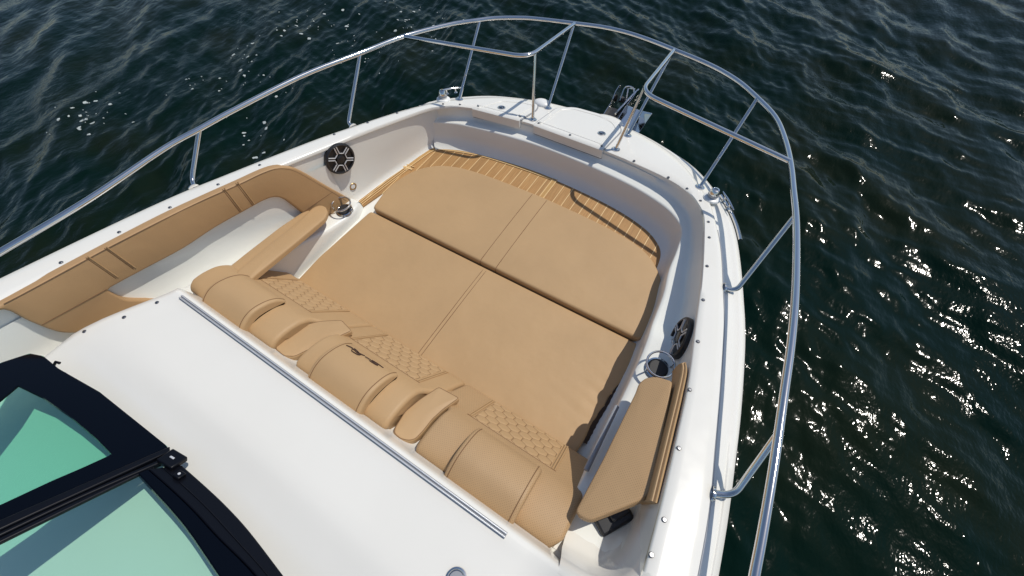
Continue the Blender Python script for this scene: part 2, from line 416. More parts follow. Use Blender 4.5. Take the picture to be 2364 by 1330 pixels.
# -- deck: rounded inner lip, flat, crest, small step, sloping outer strip
rows = [[Vector((x, y, gz(y) - .02)) for x, y in mixc(fin, fcr, -0.02)], P3(mixc(fin, fcr, -0.02), -0.006), P3(mixc(fin, fcr, 0.03), 0.0), P3(mixc(fin, fcr, 0.25), 0.001), P3(mixc(fin, fcr, .5), 0.002), P3(mixc(fin, fcr, .75), 0.001), P3(mixc(fin, fcr, .97), -0.001),
        P3(fcr, -0.004), P3(mixc(fcr, fout, .05), -0.016), P3(mixc(fcr, fout, .4), -0.022), P3(mixc(fcr, fout, .6), -0.032), P3(mixc(fcr, fout, .66), -0.03), P3(mixc(fcr, fout, .95), -0.043), P3(fout, -0.05)]
mb = MB(); mb.grid(rows); deck = mb.build('deck', gel, boat, 50)
# -- hull sides
rows = [P3(fout, -0.05), P3(mixc(fcr, fout, 1.06), -0.07), P3(mixc(fcr, fout, 1.04), -0.12), P3(fout, -0.14)]
for t in (0.2, 0.45, 0.7, 1.0):
    r = []
    for x, y in fout:
        k = 1 - 0.16 * t - 0.1 * t * max(0, y); zz = gz(y) - 0.14
        r.append(Vector((x * k, y - 0.30 * t * max(0, (y + 0.3)) / 1.6, zz + (WZ - 0.25 - zz) * t)))
    rows.append(r)
mb = MB(); mb.grid(rows); hull = mb.build('hull', gel, boat, 50)
rub = [p for p in P3(mixc(fcr, fout, 1.07), -0.095)]
mb = MB(); mb.tube(rub, 0.012, 8); mb.build('rub_rail', rubber, boat)
mb = MB(); mb.tube([Vector((x, y, gz(y) - .003)) for x, y in ccr if y < .62], .0028, 6); mb.build('deck_joint', greyp, boat)
# chrome protector beside the cleats
for s in (1, -1):
    mb = MB(); q_ = [Vector((s * (x + 0.012), y + 0.012, gz(y) - 0.052)) for x, y in cout if 0.62 < y < 0.98]
    mb.tube(q_, 0.010, 8)
    if s > 0: mb.build('rub_protector', chrome, boat)

# -- inner liner: forward + starboard (with the stepped ledge), then the plain port wall
NOSE = [(-.93, .70), (-.88, .728), (-.80, .762), (-.72, .786), (-.51, .823), (-.2, .854), (.13, .852), (.45, .824), (.67, .772), (.785, .709), (.842, .635), (.862, .5), (.872, .36), (.90, .2), (.914, 0), (.930, -.2), (.934, -.5), (.925, -.92), (.93, -1.3)]
WALLT = [(-.96, .70), (-.90, .77), (-.80, .825), (-.70, .868), (-.50, .91), (-.22, .93), (.13, .932), (.45, .912), (.68, .868), (.80, .80), (.875, .71), (.935, .55), (.975, .38), (1.02, .19), (1.055, -.02), (1.085, -.2), (1.12, -.5), (1.145, -.9), (1.16, -1.3)]
LZ = [(-1.3, .37), (-.93, .345), (-.6, .25), (-.40, .20), (-.24, .225), (-.05, .225), (.02, .18), (.12, .165), (.4, .145), (.6, .136), (2, .136)]
def sp2(tab, per=5): return [(p.x, p.y) for p in spline([Vector((a, b, 0)) for a, b in tab], per)]
nose, wallt = sp2(NOSE), sp2(WALLT)
assert len(nose) == len(wallt)
def lz(y): return lerp_tab(LZ, y)
FLZ = -0.040
def mk(c, zf): return [Vector((x, y, zf(x, y))) for x, y in c]
top = mixc(nose, wallt, 1.0)
rows = [mk(wallt, lambda x, y: gz(y) - 0.004), mk(mixc(nose, wallt, .99), lambda x, y: gz(y) - 0.03)]
rows.append(mk(mixc(nose, wallt, .93), lambda x, y: lz(y) + 0.055)); rows.append(mk(mixc(nose, wallt, .87), lambda x, y: lz(y) + 0.025)); rows.append(mk(mixc(nose, wallt, .74), lambda x, y: lz(y) + 0.008)); rows.append(mk(mixc(nose, wallt, .55), lambda x, y: lz(y) + 0.001))
rows.append(mk(mixc(nose, wallt, .12), lambda x, y: lz(y))); rows.append(mk(mixc(nose, wallt, .02), lambda x, y: lz(y) - 0.004)); rows.append(mk(mixc(nose, wallt, -.02), lambda x, y: lz(y) - 0.012))
for fx, fy, fz_ in ((.995, .008, .055), (.985, .026, .012), (.968, .046, -.012), (.945, .066, -.030), (.92, .088, -.0395), (.89, .12, -.042)):
    rows.append(mk([(x * fx, y - fy) for x, y in nose], lambda x, y: fz_))
mb = MB(); mb.grid(rows); mb.build('bow_liner', liner, boat, 60)
# fillet shell under the foredeck lip so no gap shows between wall and deck is covered by deck lip
# port wall
pw = [(-.90, .78), (-.925, .66), (-.965, .47), (-1.015, .24), (-1.06, -.03), (-1.10, -.28), (-1.125, -.47), (-1.15, -.75), (-1.165, -1.1), (-1.17, -1.75)]
pb = [(-.905, .74), (-.935, .62), (-.975, .44), (-1.02, .22), (-1.055, -.03), (-1.085, -.28), (-1.11, -.47), (-1.14, -.75), (-1.155, -1.1), (-1.16, -1.75)]
pw, pb = sp2(pw), sp2(pb)
rows = [mk(pw, lambda x, y: gz(y) - 0.004), mk(pw, lambda x, y: gz(y) - 0.04), mk(mixc(pw, pb, .5), lambda x, y: (gz(y) + FLZ) / 2), mk([(x + .002, y) for x, y in pb], lambda x, y: FLZ + 0.05), mk([(x + .012, y) for x, y in pb], lambda x, y: FLZ + 0.018), mk([(x + .035, y) for x, y in pb], lambda x, y: FLZ + .002), mk([(x + .07, y) for x, y in pb], lambda x, y: FLZ - .001)]
mb = MB(); mb.grid(rows); mb.build('port_liner', liner, boat, 60)
# floor under cushions and teak
mb = MB(); fl_ = [(-1.06, -.05), (-1.03, .25), (-.97, .6), (-.90, .74), (-.5, .84), (0, .87), (.5, .83), (.8, .7), (.88, .5), (.9, .2), (.96, -.1), (.96, -.95), (-.96, -.95), (-.97, -.05)]
mb.add([(x, y, FLZ) for x, y in fl_], [tuple(range(len(fl_)))]); mb.build('bow_floor', liner, boat, 0)

# -- teak decking
TK = [(-1.035, -.03), (-1.0, .20), (-.965, .41), (-.930, .585), (-.902, .648), (-.86, .682), (-.6, .762), (-.3, .797), (0, .811), (.32, .798), (.56, .771), (.69, .735), (.772, .68), (.802, .60), (.810, .48), (.815, .3), (.7, .2), (-.88, .2), (-.925, .19), (-.975, -.055)]
TKs = [Vector((x, y, FLZ + .010)) for x, y in TK]
tk = slab(resample(TKs, 200, True), (0, 0, 1), .009, 'teak_decking', teak, boat, 0, 30)
mb = MB(); gap = spline([Vector((x * 1.006, y + .004, FLZ + .004)) for x, y in [(-.6, .762), (-.3, .797), (0, .811), (.32, .798), (.56, .771), (.69, .735), (.772, .68), (.802, .60), (.810, .48)]], 6)
strip(gap, .010, (0, 0, 1), .002, mb); mb.build('caulking_gap', caulk, boat)
def nside(pts, off, z, k=8):
    P = spline([Vector((x, y, 0)) for x, y in pts], k); out = []
    for i, p in enumerate(P):
        t = (P[min(i + 1, len(P) - 1)] - P[max(i - 1, 0)]).normalized(); b = Vector((t.y, -t.x, 0)); out.append(Vector((p.x, p.y, z)) + b * off)
    return out
bord = [(-.965, .38), (-.930, .585), (-.902, .648), (-.86, .682), (-.6, .762), (-.3, .797), (0, .811)]
mb = MB(); strip(nside(bord, .016, FLZ + .0135), .026, (0, 0, 1), .003, mb); b1 = mb.build('border_plank', teakplain, tk)
mb = MB(); strip(nside(bord, .030, FLZ + .0150), .005, (0, 0, 1), .003, mb); mb.build('border_line', teakline, tk)
mb = MB()
for off in (.014, .030, .046): strip(nside([(-1.03, -.02), (-1.0, .20), (-.966, .42)], off, FLZ + .0150), .0045, (0, 0, 1), .003, mb)
strip([Vector((-.975, .395, FLZ + .016)), Vector((-.90, .40, FLZ + .016))], .012, (0, 0, 1), .003, mb)
strip([Vector((-.975, .42, FLZ + .016)), Vector((-.90, .425, FLZ + .016))], .005, (0, 0, 1), .003, mb)
mb.build('side_line', teakline, tk)
mb = MB(); strip([Vector((-.012, .56, FLZ + .0145)), Vector((-.012, .805, FLZ + .0145))], .022, (0, 0, 1), .003, mb); mb.build('centre_plank', teakplain, tk)
mb = MB()
for x in (-.026, .002): strip([Vector((x, .56, FLZ + .016)), Vector((x, .803, FLZ + .016))], .006, (0, 0, 1), .003, mb)
mb.build('centre_line', teakline, tk)

# -- pods beside the pad (cup holders stand on them); starboard one is part of the ledge
def cups(s, c, parent):
    r = empty('cup_holder', (0, 0, 0), parent)
    mb = MB(); mb.lathe((c[0], c[1], c[2]), (0, 0, 1), [(.050, -.0), (.050, .006), (.043, .009), (.040, .007), (.038, .001)]); adopt(mb.build('base_plate', chrome), r)
    mb = MB(); mb.lathe((c[0], c[1], c[2]), (0, 0, 1), [(.039, .0), (.039, .012), (.034, .016), (.001, .0165)]); adopt(mb.build('rubber_liner', rubber), r)
    mb = MB(); mb.torus((c[0], c[1], c[2] + .058), (0, 0, 1), .056, .0048, 44, 10); adopt(mb.build('ring', chrome), r)
    mb = MB()
    for a in (0.6, 3.9):
        mb = MB(); dx, dy = math.cos(a), math.sin(a); mb.tube([(c[0] + dx * .052, c[1] + dy * .052, c[2]), (c[0] + dx * .056, c[1] + dy * .056, c[2] + .056)], .0036, 8); adopt(mb.build('ring_post', chrome), r)
_c = Z(1517, 852, .228); cups(1, (_c.x, _c.y, .228), boat); _c = on(787, 471, (1, 0, 0), -.980); POD = _c.z - .062; cups(-1, (_c.x, _c.y, POD + .003), boat)
# port pod
rows = []
for y, hh in ((-.022, .0), (-.024, .6), (-.028, .88), (-.036, .97), (-.05, 1), (-.10, 1), (-.18, 1), (-.3, 1), (-.5, 1), (-.7, 1), (-.9, 1), (-1.0, 1)):
    zt = FLZ + (lerp_tab([(-1.05, .34), (-.85, .27), (-.22, POD), (0, POD)], y) - FLZ) * hh; cc = .03 * max(0, 1 - (-.022 - y) / .07)
    rows.append([Vector((-.928 - cc, y, FLZ - .01)), Vector((-.933 - cc, y, zt - .03)), Vector((-.936 - cc, y, zt - .010)), Vector((-.944 - cc, y, zt - .002)), Vector((-.96, y, zt)), Vector((-1.01, y, zt)), Vector((-1.035 + cc * .3, y, zt - .003)), Vector((-1.043 + cc * .3, y, zt - .012)), Vector((-1.045 + cc * .3, y, FLZ - .01))])
mb = MB(); mb.grid(rows, False, False); mb.add(rows[0], [tuple(range(9))]); mb.build('cup_holder_pod', liner, boat, 50)

# -- raised console top, windshield base and the blend into the starboard side deck
def cz(x, y):
    z = .492 + .02 * min(1, max(0, (-1.06 - y) / .2)) + (-0.15 * min(.22, max(0, -1.275 - .07 * (x - 0.1) ** 2 - y)))
    b = min(1, max(0, (x - .90) / .24)); b = b * b * (3 - 2 * b)
    return z * (1 - b) + (gz(y)) * b
mb = MB(); ys = [-.86, -.93, -.965, -.98, -.990, -.998, -1.004, -1.010, -1.017, -1.03, -1.05, -1.08, -1.12, -1.17, -1.22, -1.26, -1.29, -1.32, -1.36, -1.42, -1.5, -1.6, -1.75, -1.95, -2.2]
drop = {-.86: -.24, -.93: -.20, -.965: -.17, -.98: -.15, -.990: -.12, -.998: -.08, -1.004: -.04, -1.010: -.014, -1.017: -.003}
def pedge(y):
    return lerp_tab([(-2.2, -1.08), (-1.6, -1.06), (-1.42, -1.02), (-1.33, -1.0), (-1.19, -.94), (-1.09, -.89), (-1.03, -.86), (-.97, -.81)], y)
rows = []
for y in ys:
    r = []
    x0 = pedge(min(y, -1.03)) if y < -1.016 else -.865
    for k, (dx, dz) in enumerate(((-.012, -.45), (-.010, -.03), (-.006, -.012), (0.004, 0), (.03, .003))):
        r.append(Vector((x0 + dx, y, cz(x0, y) + dz + drop.get(y, 0))))
    for i in range(1, 41):
        x = x0 + .03 + (1.165 - x0 - .03) * i / 40; zz = cz(x, y) + drop.get(y, 0); zz = zz if x < .925 or y < -1.03 else min(zz, lz(y) - .03 - .3 * (y + 1.03)) if y > -1.0 else zz; r.append(Vector((x, y, zz)))
    rows.append(r)
mb.grid(rows); mb.build('console_top', gel, boat, 50)
# starboard pocket edge: fairing from gunwale down into the pocket
mb = MB()
arc = fillet([Vector((.96, -1.0, 0)), Vector((1.10, -.985, 0)), Vector((1.150, -.90, 0)), Vector((1.146, -.62, 0))], .07)
arc = [Vector((a.x, a.y, 0)) for a in arc]; rows = []
def cl(p, off, zf):
    out = []
    for i, a in enumerate(p):
        t = (p[min(i + 1, len(p) - 1)] - p[max(i - 1, 0)]).normalized(); b = Vector((-t.y, t.x, 0)); q_ = a + b * off; out.append(Vector((q_.x, q_.y, zf(q_))))
    return out
rows = [cl(arc, -.03, lambda q_: cz(q_.x, min(q_.y, -.99)) if q_.y < -.9 else gz(q_.y) - .001), cl(arc, -.008, lambda q_: (cz(q_.x, q_.y) if q_.y < -.9 else gz(q_.y)) - .006), cl(arc, .01, lambda q_: (cz(q_.x, q_.y) if q_.y < -.9 else gz(q_.y)) - .05), cl(arc, .03, lambda q_: lz(q_.y) + .03), cl(arc, .055, lambda q_: lz(q_.y) + .006), cl(arc, .09, lambda q_: lz(q_.y))]
mb.grid(rows); mb.build('pocket_fairing', gel, boat, 60)

mb = MB(); mb.grid([[Vector((x, y, .335 - .25 * (y + .93))) for x in (.86, .93, 1.0, 1.06)] for y in (-.80, -.90, -.985)]); mb.build('pocket_floor', gel, boat, 60)
# aluminium track along the console edge
tr_ = empty('sliding_track', (0, 0, 0), boat)
for i, y in enumerate((-1.0265, -1.0365)):
    mb = MB(); mb.box((0, y, .4985), (1.59, .0048, .008)); adopt(mb.build('track_rib', alu, None, 35, .0015), tr_)
mb = MB(); mb.box((0, -1.0315, .4948), (1.59, .018, .004)); adopt(mb.build('track_bed', greyp, None, 35), tr_)

# -- screws
screwm = mat('screw_steel', (0.22, 0.22, 0.23), 0.35, 1.0)
def screw(p, nrm=(0, .2, 1)):
    mb = MB(); mb.lathe(p, nrm, [(.0075, -.001), (.0075, .0022), (.0055, .0045), (.0015, .0048)], 12); return mb
sc0 = None
SCR = [G(*q_) for q_ in ((1567, 1035), (1592, 900), (1611, 789), (1623, 693), (1632, 615), (1637, 549), (1635, 513), (1617, 464), (1586, 436), (1543, 410), (1464, 372), (1023, 241), (1062, 242), (917, 262), (849, 284), (772, 311), (600, 382), (504, 427), (393, 480), (276, 537), (142, 607))]
SCR += [Vector((p.x, p.y, cz(p.x, p.y))) for p in (Z(363, 699, .497), Z(291, 735, .5), Z(203, 769, .5))]
SCR += [G(1533, 1200), G(1503, 1281)]
for p in SCR:
    o = screw((0, 0, 0)).build('screw', screwm, boat) if sc0 is None else bpy.data.objects.new('screw', sc0.data)
    if sc0 is None: sc0 = o
    else: COL.objects.link(o); o.parent = boat
    o.location = p + Vector((0, 0, .001))

# -- foredeck hatches
def hatch(px, name, latch, depth=.045):
    r = empty(name, (0, 0, 0), boat)
    P = [G(*q_, .014) for q_ in px]
    return r, P
NG = Vector((0, .2, 1)).normalized()
def gp(x, y, dz): return Vector((x, y, gz(y) + dz))
for nm, pts, lat, fasten in (('hatch', [(-.672, .862), (-.345, .918), (-.33, 1.10), (-.36, 1.165), (-.47, 1.14), (-.60, 1.06)], (-.52, .965), [(-.65, .885), (-.36, .94)]),
                             ('hatch', [(-.245, .926), (.23, .926), (.235, 1.20), (.17, 1.275), (.05, 1.305), (-.14, 1.285), (-.235, 1.20)], (.15, 1.075), [(-.225, .94), (.0, .935), (.21, .94)])):
    r = empty(nm, (0, 0, 0), boat)
    P = filletc([gp(x, y, .012) for x, y in pts], [.012, .012] + [.04] * (len(pts) - 2))
    adopt(slab(P, NG, .011, 'lid', gel, None, .004), r)
    seam = inset([p - Vector((0, 0, .0085)) for p in (P if area_sign(P, NG) > 0 else P[::-1])], -.003, NG)
    mb = MB(); mb.tube(seam + [seam[0]], .0045, 6); adopt(mb.build('seal', greyp), r)
    Q = P if area_sign(P, NG) > 0 else P[::-1]
    pan = resample(inset(Q, .035, NG), 90, True); mb = MB(); mb.tube(pan + [pan[0]], .0030, 6); adopt(mb.build('inset_line', gel), r)
    # front flange hanging over the recess
    x0, x1 = pts[0][0], pts[1][0]; y0, y1 = pts[0][1], pts[1][1]; rows = []
    for i in range(13):
        t = i / 12; x = x0 + (x1 - x0) * t; y = y0 + (y1 - y0) * t
        rows.append([Vector((x, y + .012, gz(y) + .0105)), Vector((x, y - .009, gz(y) + .0115)), Vector((x, y - .017, gz(y) + .006)), Vector((x, y - .019, gz(y) - .050)), Vector((x, y - .010, gz(y) - .053)), Vector((x, y + .012, gz(y) - .05))])
    mb = MB(); mb.grid(rows, True, True); adopt(mb.build('flange', gel, None, 50), r)
    mb = MB(); mb.tube([Vector((x0 + (x1 - x0) * k / 8, y0 + (y1 - y0) * k / 8 - .012, gz(y0) - .056)) for k in range(9)], .003, 6); adopt(mb.build('flange_seal', caulk), r)
    c = gp(lat[0], lat[1], .012); la = empty('latch', (0, 0, 0), r)
    mb = MB(); mb.lathe(c, NG, [(.026, 0), (.026, .003), (.022, .005), (.018, .004), (.017, .001)]); adopt(mb.build('latch_ring', chrome), r)
    mb = MB(); mb.lathe(c, NG, [(.017, 0), (.0165, .003), (.001, .003)]); adopt(mb.build('latch_button', black), r)
    mb = MB(); mb.box(c + NG * .0045, (.024, .008, .003)); adopt(mb.build('latch_handle', chrome, None, 35, .001), r)
    COL.objects.unlink(la); bpy.data.objects.remove(la)
    for x, y in fasten:
        o = bpy.data.objects.new('fastener', sc0.data); COL.objects.link(o); o.parent = r; o.location = gp(x, y, .013)
# white cover dome and bow deck pod
mb = MB(); rows = []
for k in range(7):
    th = k / 6 * math.pi / 2; rows.append([gp(-.345 + .066 * math.cos(th) * math.cos(a), 1.205 + .052 * math.cos(th) * math.sin(a), .030 * math.sin(th)) for a in [2 * math.pi * j / 24 for j in range(24)]])
mb.grid(rows, True, True); mb.build('vent_cover', whitecap, boat, 60)
mb = MB(); rows = []
for k in range(7):
    th = k / 6 * math.pi / 2; rows.append([gp(.11 + .10 * math.cos(th) * math.cos(a), 1.285 + .055 * math.cos(th) * math.sin(a), .018 * math.sin(th) - .001) for a in [2 * math.pi * j / 28 for j in range(28)]])
mb.grid(rows, True, True); mb.build('roller_plinth', gel, boat, 60)

# -- navigation lights / chrome bollards and horn cleats
for s, c in ((-1, (-.90, .838)), (1, (.898, .842))):
    r = empty('navigation_light', (0, 0, 0), boat); b0 = gp(c[0], c[1], 0)
    mb = MB(); mb.lathe(b0, NG, [(.046, -.002), (.044, .006), (.034, .013), (.001, .014)], 28); adopt(mb.build('base', whitecap), r)
    mb = MB(); mb.lathe(b0, Vector((0, .05, 1)), [(.026, .010), (.027, .035), (.025, .05), (.018, .062), (.010, .064), (.009, .058), (.001, .057)], 24); adopt(mb.build('housing', chrome), r)
    mb = MB(); mb.lathe(b0, Vector((0, .05, 1)), [(.0275, .022), (.0282, .024), (.0282, .034), (.0275, .036)], 24); adopt(mb.build('lens_band', greyp), r)
    r = empty('cleat', (0, 0, 0), boat); cx, cy = s * .980, .875; d = Vector((s * .55, -.83, .166)).normalized(); b0 = Vector((cx, cy, gz(cy) - .028))
    if s < 0: b0 = Vector((-.925, .955, gz(.955) - .006))
    up = Vector((0, 0, 1)); mb = MB(); a_, b_2 = b0 + up * .030 - d * .080, b0 + up * .030 + d * .080
    pts = [a_, a_.lerp(b_2, .2) , a_.lerp(b_2, .5) + up * .002, a_.lerp(b_2, .8), b_2]
    mb.tube(spline(pts, 5), .008, 10, True, [.0015 + .0045 * math.sin(math.pi * (i + 1) / 22) for i in range(21)]); adopt(mb.build('horn', chrome), r)
    for t in (-.032, .032):
        mb = MB(); mb.lathe(b0 + d * t, up, [(.012, 0), (.010, .003), (.0055, .009), (.0055, .030)], 14); adopt(mb.build('leg', chrome), r)

# -- speakers
def speaker(c, nrm, rad=.098):
    r = empty('speaker', (0, 0, 0), boat); nrm = Vector(nrm).normalized(); c = Vector(c)
    up = (Vector((0, 0, 1)) - nrm * nrm.z).normalized(); sd_ = up.cross(nrm)
    mb = MB(); mb.lathe(c, nrm, [(rad * .98, -.02), (rad, .004), (rad * .98, .012), (rad * .90, .017), (rad * .84, .015), (rad * .82, .006), (rad * .1, .004)], 40); adopt(mb.build('bezel', black), r)
    mb = MB(); mb.lathe(c, nrm, [(rad * .27, .006), (rad * .26, .014), (rad * .2, .0165), (.001, .017)], 24); adopt(mb.build('centre_cap', black), r)
    mb = MB()
    for k in range(6):
        a = math.radians(60 * k + 2); 
        for sgn in (-1, 1):
            def pp(rr, off, h): return c + nrm * h + (up * math.cos(a) + sd_ * math.sin(a)) * rr + (sd_ * math.cos(a) - up * math.sin(a)) * off * sgn
            q1, q2 = pp(rad * .84, rad * .075, .0155), pp(rad * .40, rad * .075, .0155); q3 = pp(rad * .32, rad * .20, .0155)
            mb.tube([q1, q2, q3], .0034, 6)
    adopt(mb.build('grille_spokes', silver), r)
speaker(on(784, 366, (1, -.16, 0), -1.040), (1, -.16, .10), .092); speaker(Z(1572, 781, .275), (-1, -.18, .18), .095)
# small courtesy light on port wall
lp = on(814, 430, (1, .28 * -1, 0), -1.045)
r = empty('courtesy_light', (0, 0, 0), boat); lc = Vector((-1.032, .10, .045)); lc = on(814, 430, (1, -.16, 0), -1.056)
mb = MB(); mb.lathe(lc, (1, -.16, .05), [(.026, -.02), (.026, .004), (.022, .009), (.017, .007), (.016, .003), (.001, .003)], 28); adopt(mb.build('bezel', mat('brass_tint', (.42, .27, .12), .35, .6)), r)
mb = MB(); mb.lathe(lc, (1, -.16, .05), [(.015, .002), (.014, .007), (.001, .008)], 20); adopt(mb.build('lens', whitecap), r)

# -- bow rail
rail = empty('bow_rail', (0, 0, 0), boat)
def rz(y): return .665 - .1 * y if y > 0 else .665 - .04 * y
def RA(u_, v_): p = on(u_, v_, (0, .04, 1), .665); return (p.x, p.y)
RS = [RA(1735, 1375), RA(1742, 1330), RA(1760, 1235), RA(1783, 1100), RA(1798, 1000), RA(1812, 900), RA(1826, 800), (1.270, .05), (1.241, .25), (1.203, .47), (1.163, .645), (1.120, .825), (1.062, 1.005), (.986, 1.170), (.870, 1.305), (.735, 1.427), (.566, 1.515), (.338, 1.580), (.161, 1.622), (.0, 1.642), (-.16, 1.630), (-.325, 1.583), (-.541, 1.515), (-.66, 1.463), (-.80, 1.365), (-.887, 1.265), (-.991, 1.125), (-1.120, .847), (-1.187, .547), (-1.265, .192), RA(545, 252), RA(463, 297), RA(380, 343), RA(203, 462), RA(0, 583), RA(-160, 678)]
mb = MB(); mb.tube(spline([Vector((x, y, rz(y))) for x, y in RS], 6), .0128, 16); adopt(mb.build('top_tube', chrome, None, 60), rail)
def tubep(name, pts, r_, parent=rail):
    mb = MB(); mb.tube(pts, r_, 14); o = mb.build(name, chrome, None, 60); adopt(o, parent); return o
def flange(p, nrm, post):
    mb = MB(); mb.lathe(p, nrm, [(.026, -.001), (.026, .004), (.018, .006), (.015, .012), (.012, .0125)], 20); o = mb.build('flange', chrome); adopt(o, rail); o.parent = post; o.matrix_parent_inverse = Matrix.Identity(4)
for s in (-1, 1):
    J = Vector((s * 1.120, .838, rz(.838) + .001)); V = Vector((s * .340, 1.015, .572)); Fj = Vector((s * .330, 1.580, rz(1.58)))
    tubep('inner_rail', fillet([J, V, Fj], .10, 12), .0118)
    a = Vector((s * .288, .975, gz(.975))); pst = tubep('stanchion', [a, Vector((s * .337, 1.085, .560))], .0098); flange(a, NG, pst)
    a = Vector((s * .286, 1.172, gz(1.172))); pst = tubep('stanchion', [a, Vector((s * .328, 1.56, rz(1.56) - .004))], .0098); flange(a, NG, pst)
    a = Vector((s * .818, .904, gz(.904))); pst = tubep('stanchion', [a, Vector((s * .872, 1.295, rz(1.295)))], .0098); flange(a, NG, pst)
    a = Vector((s * 1.098, .238, gz(.238) - .012)); t3 = Vector((s * 1.198, .50, rz(.50))) if s > 0 else Vector((-1.190, .54, rz(.54)))
    pst = tubep('stanchion', fillet([a, a + Vector((s * .055, .012, .004)), t3], .055, 8), .0105); flange(a + Vector((s * .004, 0, 0)), (s, 0.2, 0), pst)
    a = Vector((s * 1.255, -.617, gz(-.617) - .012)); q4 = RA(1797, 1003) if s > 0 else RA(460, 299); t4 = Vector((q4[0], q4[1], .68))
    pst = tubep('stanchion', fillet([a, a + Vector((s * .062, .03, .008)), t4], .055, 8), .0105); flange(a + Vector((s * .004, 0, 0)), (s, 0.1, 0), pst)

# -- anchor roller on the stem head
rol = empty('anchor_roller', (0, 0, 0), boat)
for s in (-1, 1):
    pl = []
    for t, h0, h1 in ((0, -.03, .02), (.08, -.03, .035), (.16, -.035, .05), (.24, -.04, .075), (.30, -.05, .085), (.345, -.05, .06), (.36, -.045, .01)):
        pl.append((t, h0, h1))
    mb = MB(); x = .10 + s * .052; rows = []
    for t, h0, h1 in pl: rows.append([Vector((x - .002, 1.30 + t, .10 + h0)), Vector((x - .002 + s * .012 * (t > .2), 1.30 + t, .10 + h1)), Vector((x + .002 + s * .012 * (t > .2), 1.30 + t, .10 + h1)), Vector((x + .002, 1.30 + t, .10 + h0))])
    mb.grid(rows, True, True); adopt(mb.build('cheek_plate', chrome, None, 30), rol)
mb = MB(); mb.box((.10, 1.40, .072), (.10, .22, .004)); adopt(mb.build('bed_plate', black, None, 30), rol)
mb = MB(); mb.lathe((.055, 1.60, .09), (1, 0, 0), [(.012, 0), (.024, .004), (.015, .045), (.024, .086), (.012, .09)], 20); adopt(mb.build('roller', rubber), rol)
mb = MB(); mb.tube(fillet([Vector((.07, 1.57, .10)), Vector((.07, 1.62, .185)), Vector((.145, 1.62, .185)), Vector((.145, 1.56, .09))], .038, 10), .005, 10); adopt(mb.build('bail', chrome), rol)

# -- windshield
WN = (0, .78, 1); WK = .535 - 1.10 * .0 - 1.41 * .78
def W(u_, v_, d=0): return on(u_, v_, WN, WK + d)
wn3 = Vector(WN).normalized()
ws = empty('windshield', (0, 0, 0), boat)
p1 = [(-160, 960), (-30, 855), (0, 838), (68, 816), (100, 822), (135, 851), (230, 905), (330, 985), (386, 1030), (392, 1045), (200, 1128), (0, 1215), (-160, 1290)]
hole = [(42, 890), (100, 918), (165, 964), (220, 1010), (258, 1049), (190, 1080), (120, 1110), (0, 1166), (-160, 1234), (-160, 1035), (0, 925)]
g1 = slab([W(*q_, -.004) for q_ in p1], wn3, .004, 'port_pane', glass2, None, 0, 0); adopt(g1, ws)
def ringplate(outer, inner, n, name, m, d, th):
    O = resample([W(*q_, d) for q_ in outer], n, True); I0 = [W(*q_, d) for q_ in inner]
    I = resample(I0, n, True)
    # align start
    k = min(range(n), key=lambda k_: (I[k_] - O[0]).length); I = I[k:] + I[:k]
    if (I[n // 4] - O[n // 4]).length > (I[-(n // 4)] - O[n // 4]).length: I = [I[0]] + I[1:][::-1]
    mb = MB(); mb.grid([[p - wn3 * th for p in O], O, I, [p - wn3 * th for p in I]], True); return mb.build(name, m, None, 30)
adopt(ringplate(p1, hole, 120, 'frit_border', frit, .002, .007), ws)
# lower pane
p2 = [(200, 1140), (380, 1062), (430, 1110), (540, 1200), (680, 1360), (760, 1470), (-300, 1500), (-300, 1360)]
g2 = slab([W(*q_, -.010) for q_ in p2], wn3, .004, 'starboard_pane', glass, None, 0, 0); adopt(g2, ws)
mb = MB(); rows = []
railo = [(420, 1074), (470, 1118), (520, 1165), (575, 1225), (657, 1332), (745, 1450)]; raili = [(318, 1092), (362, 1140), (400, 1182), (440, 1232), (508, 1332), (590, 1450)]
raim = [(343, 1082), (400, 1132), (450, 1180), (505, 1240), (595, 1332), (670, 1450)]
def band(a, b, d, th, name, m):
    A = spline([W(*q_, d) for q_ in a], 5); B = spline([W(*q_, d) for q_ in b], 5); mb = MB()
    rows = [[p - wn3 * th, p, q_, q_ - wn3 * th] for p, q_ in zip(A, B)]; mb.grid(rows, True, True); adopt(mb.build(name, m, None, 30, .003), ws)
def mixp(a, b, t): return [(p[0] * (1 - t) + q_[0] * t, p[1] * (1 - t) + q_[1] * t) for p, q_ in zip(a, b)]
band(raim, railo, .006, .02, 'outer_rail', railm); band(raili, mixp(raili, raim, .97), .0, .02, 'frit_band', frit)
band(mixp(raim, railo, .40), mixp(raim, railo, .44), .010, .01, 'rail_groove', railm)
band([(392, 1030), (200, 1113), (0, 1200), (-160, 1272)], [(392, 1042), (200, 1130), (0, 1222), (-160, 1300)], .012, .022, 'cross_bar', railm)
band([(396, 1048), (200, 1134), (0, 1226), (-160, 1304)], [(398, 1056), (200, 1142), (0, 1236), (-160, 1314)], .004, .02, 'cross_bar_seal', railm)
band([(352, 1070), (0, 1240), (-160, 1320)][:3], [(356, 1078), (0, 1252), (-160, 1334)], -.002, .012, 'lower_seal', railm)
cb = W(398, 1062, .014); mb = MB(); e1 = (W(430, 1080) - W(380, 1050)).normalized(); e2 = wn3.cross(e1)
mb.box(cb, (.062, .05, .02), (e1, e2, wn3)); adopt(mb.build('hinge_bracket', railm, None, 30, .004), ws)
mb = MB(); mb.box(cb + wn3 * .0115, (.016, .006, .003), (e1, e2, wn3)); adopt(mb.build('bracket_slot', silver, None, 30, .001), ws)
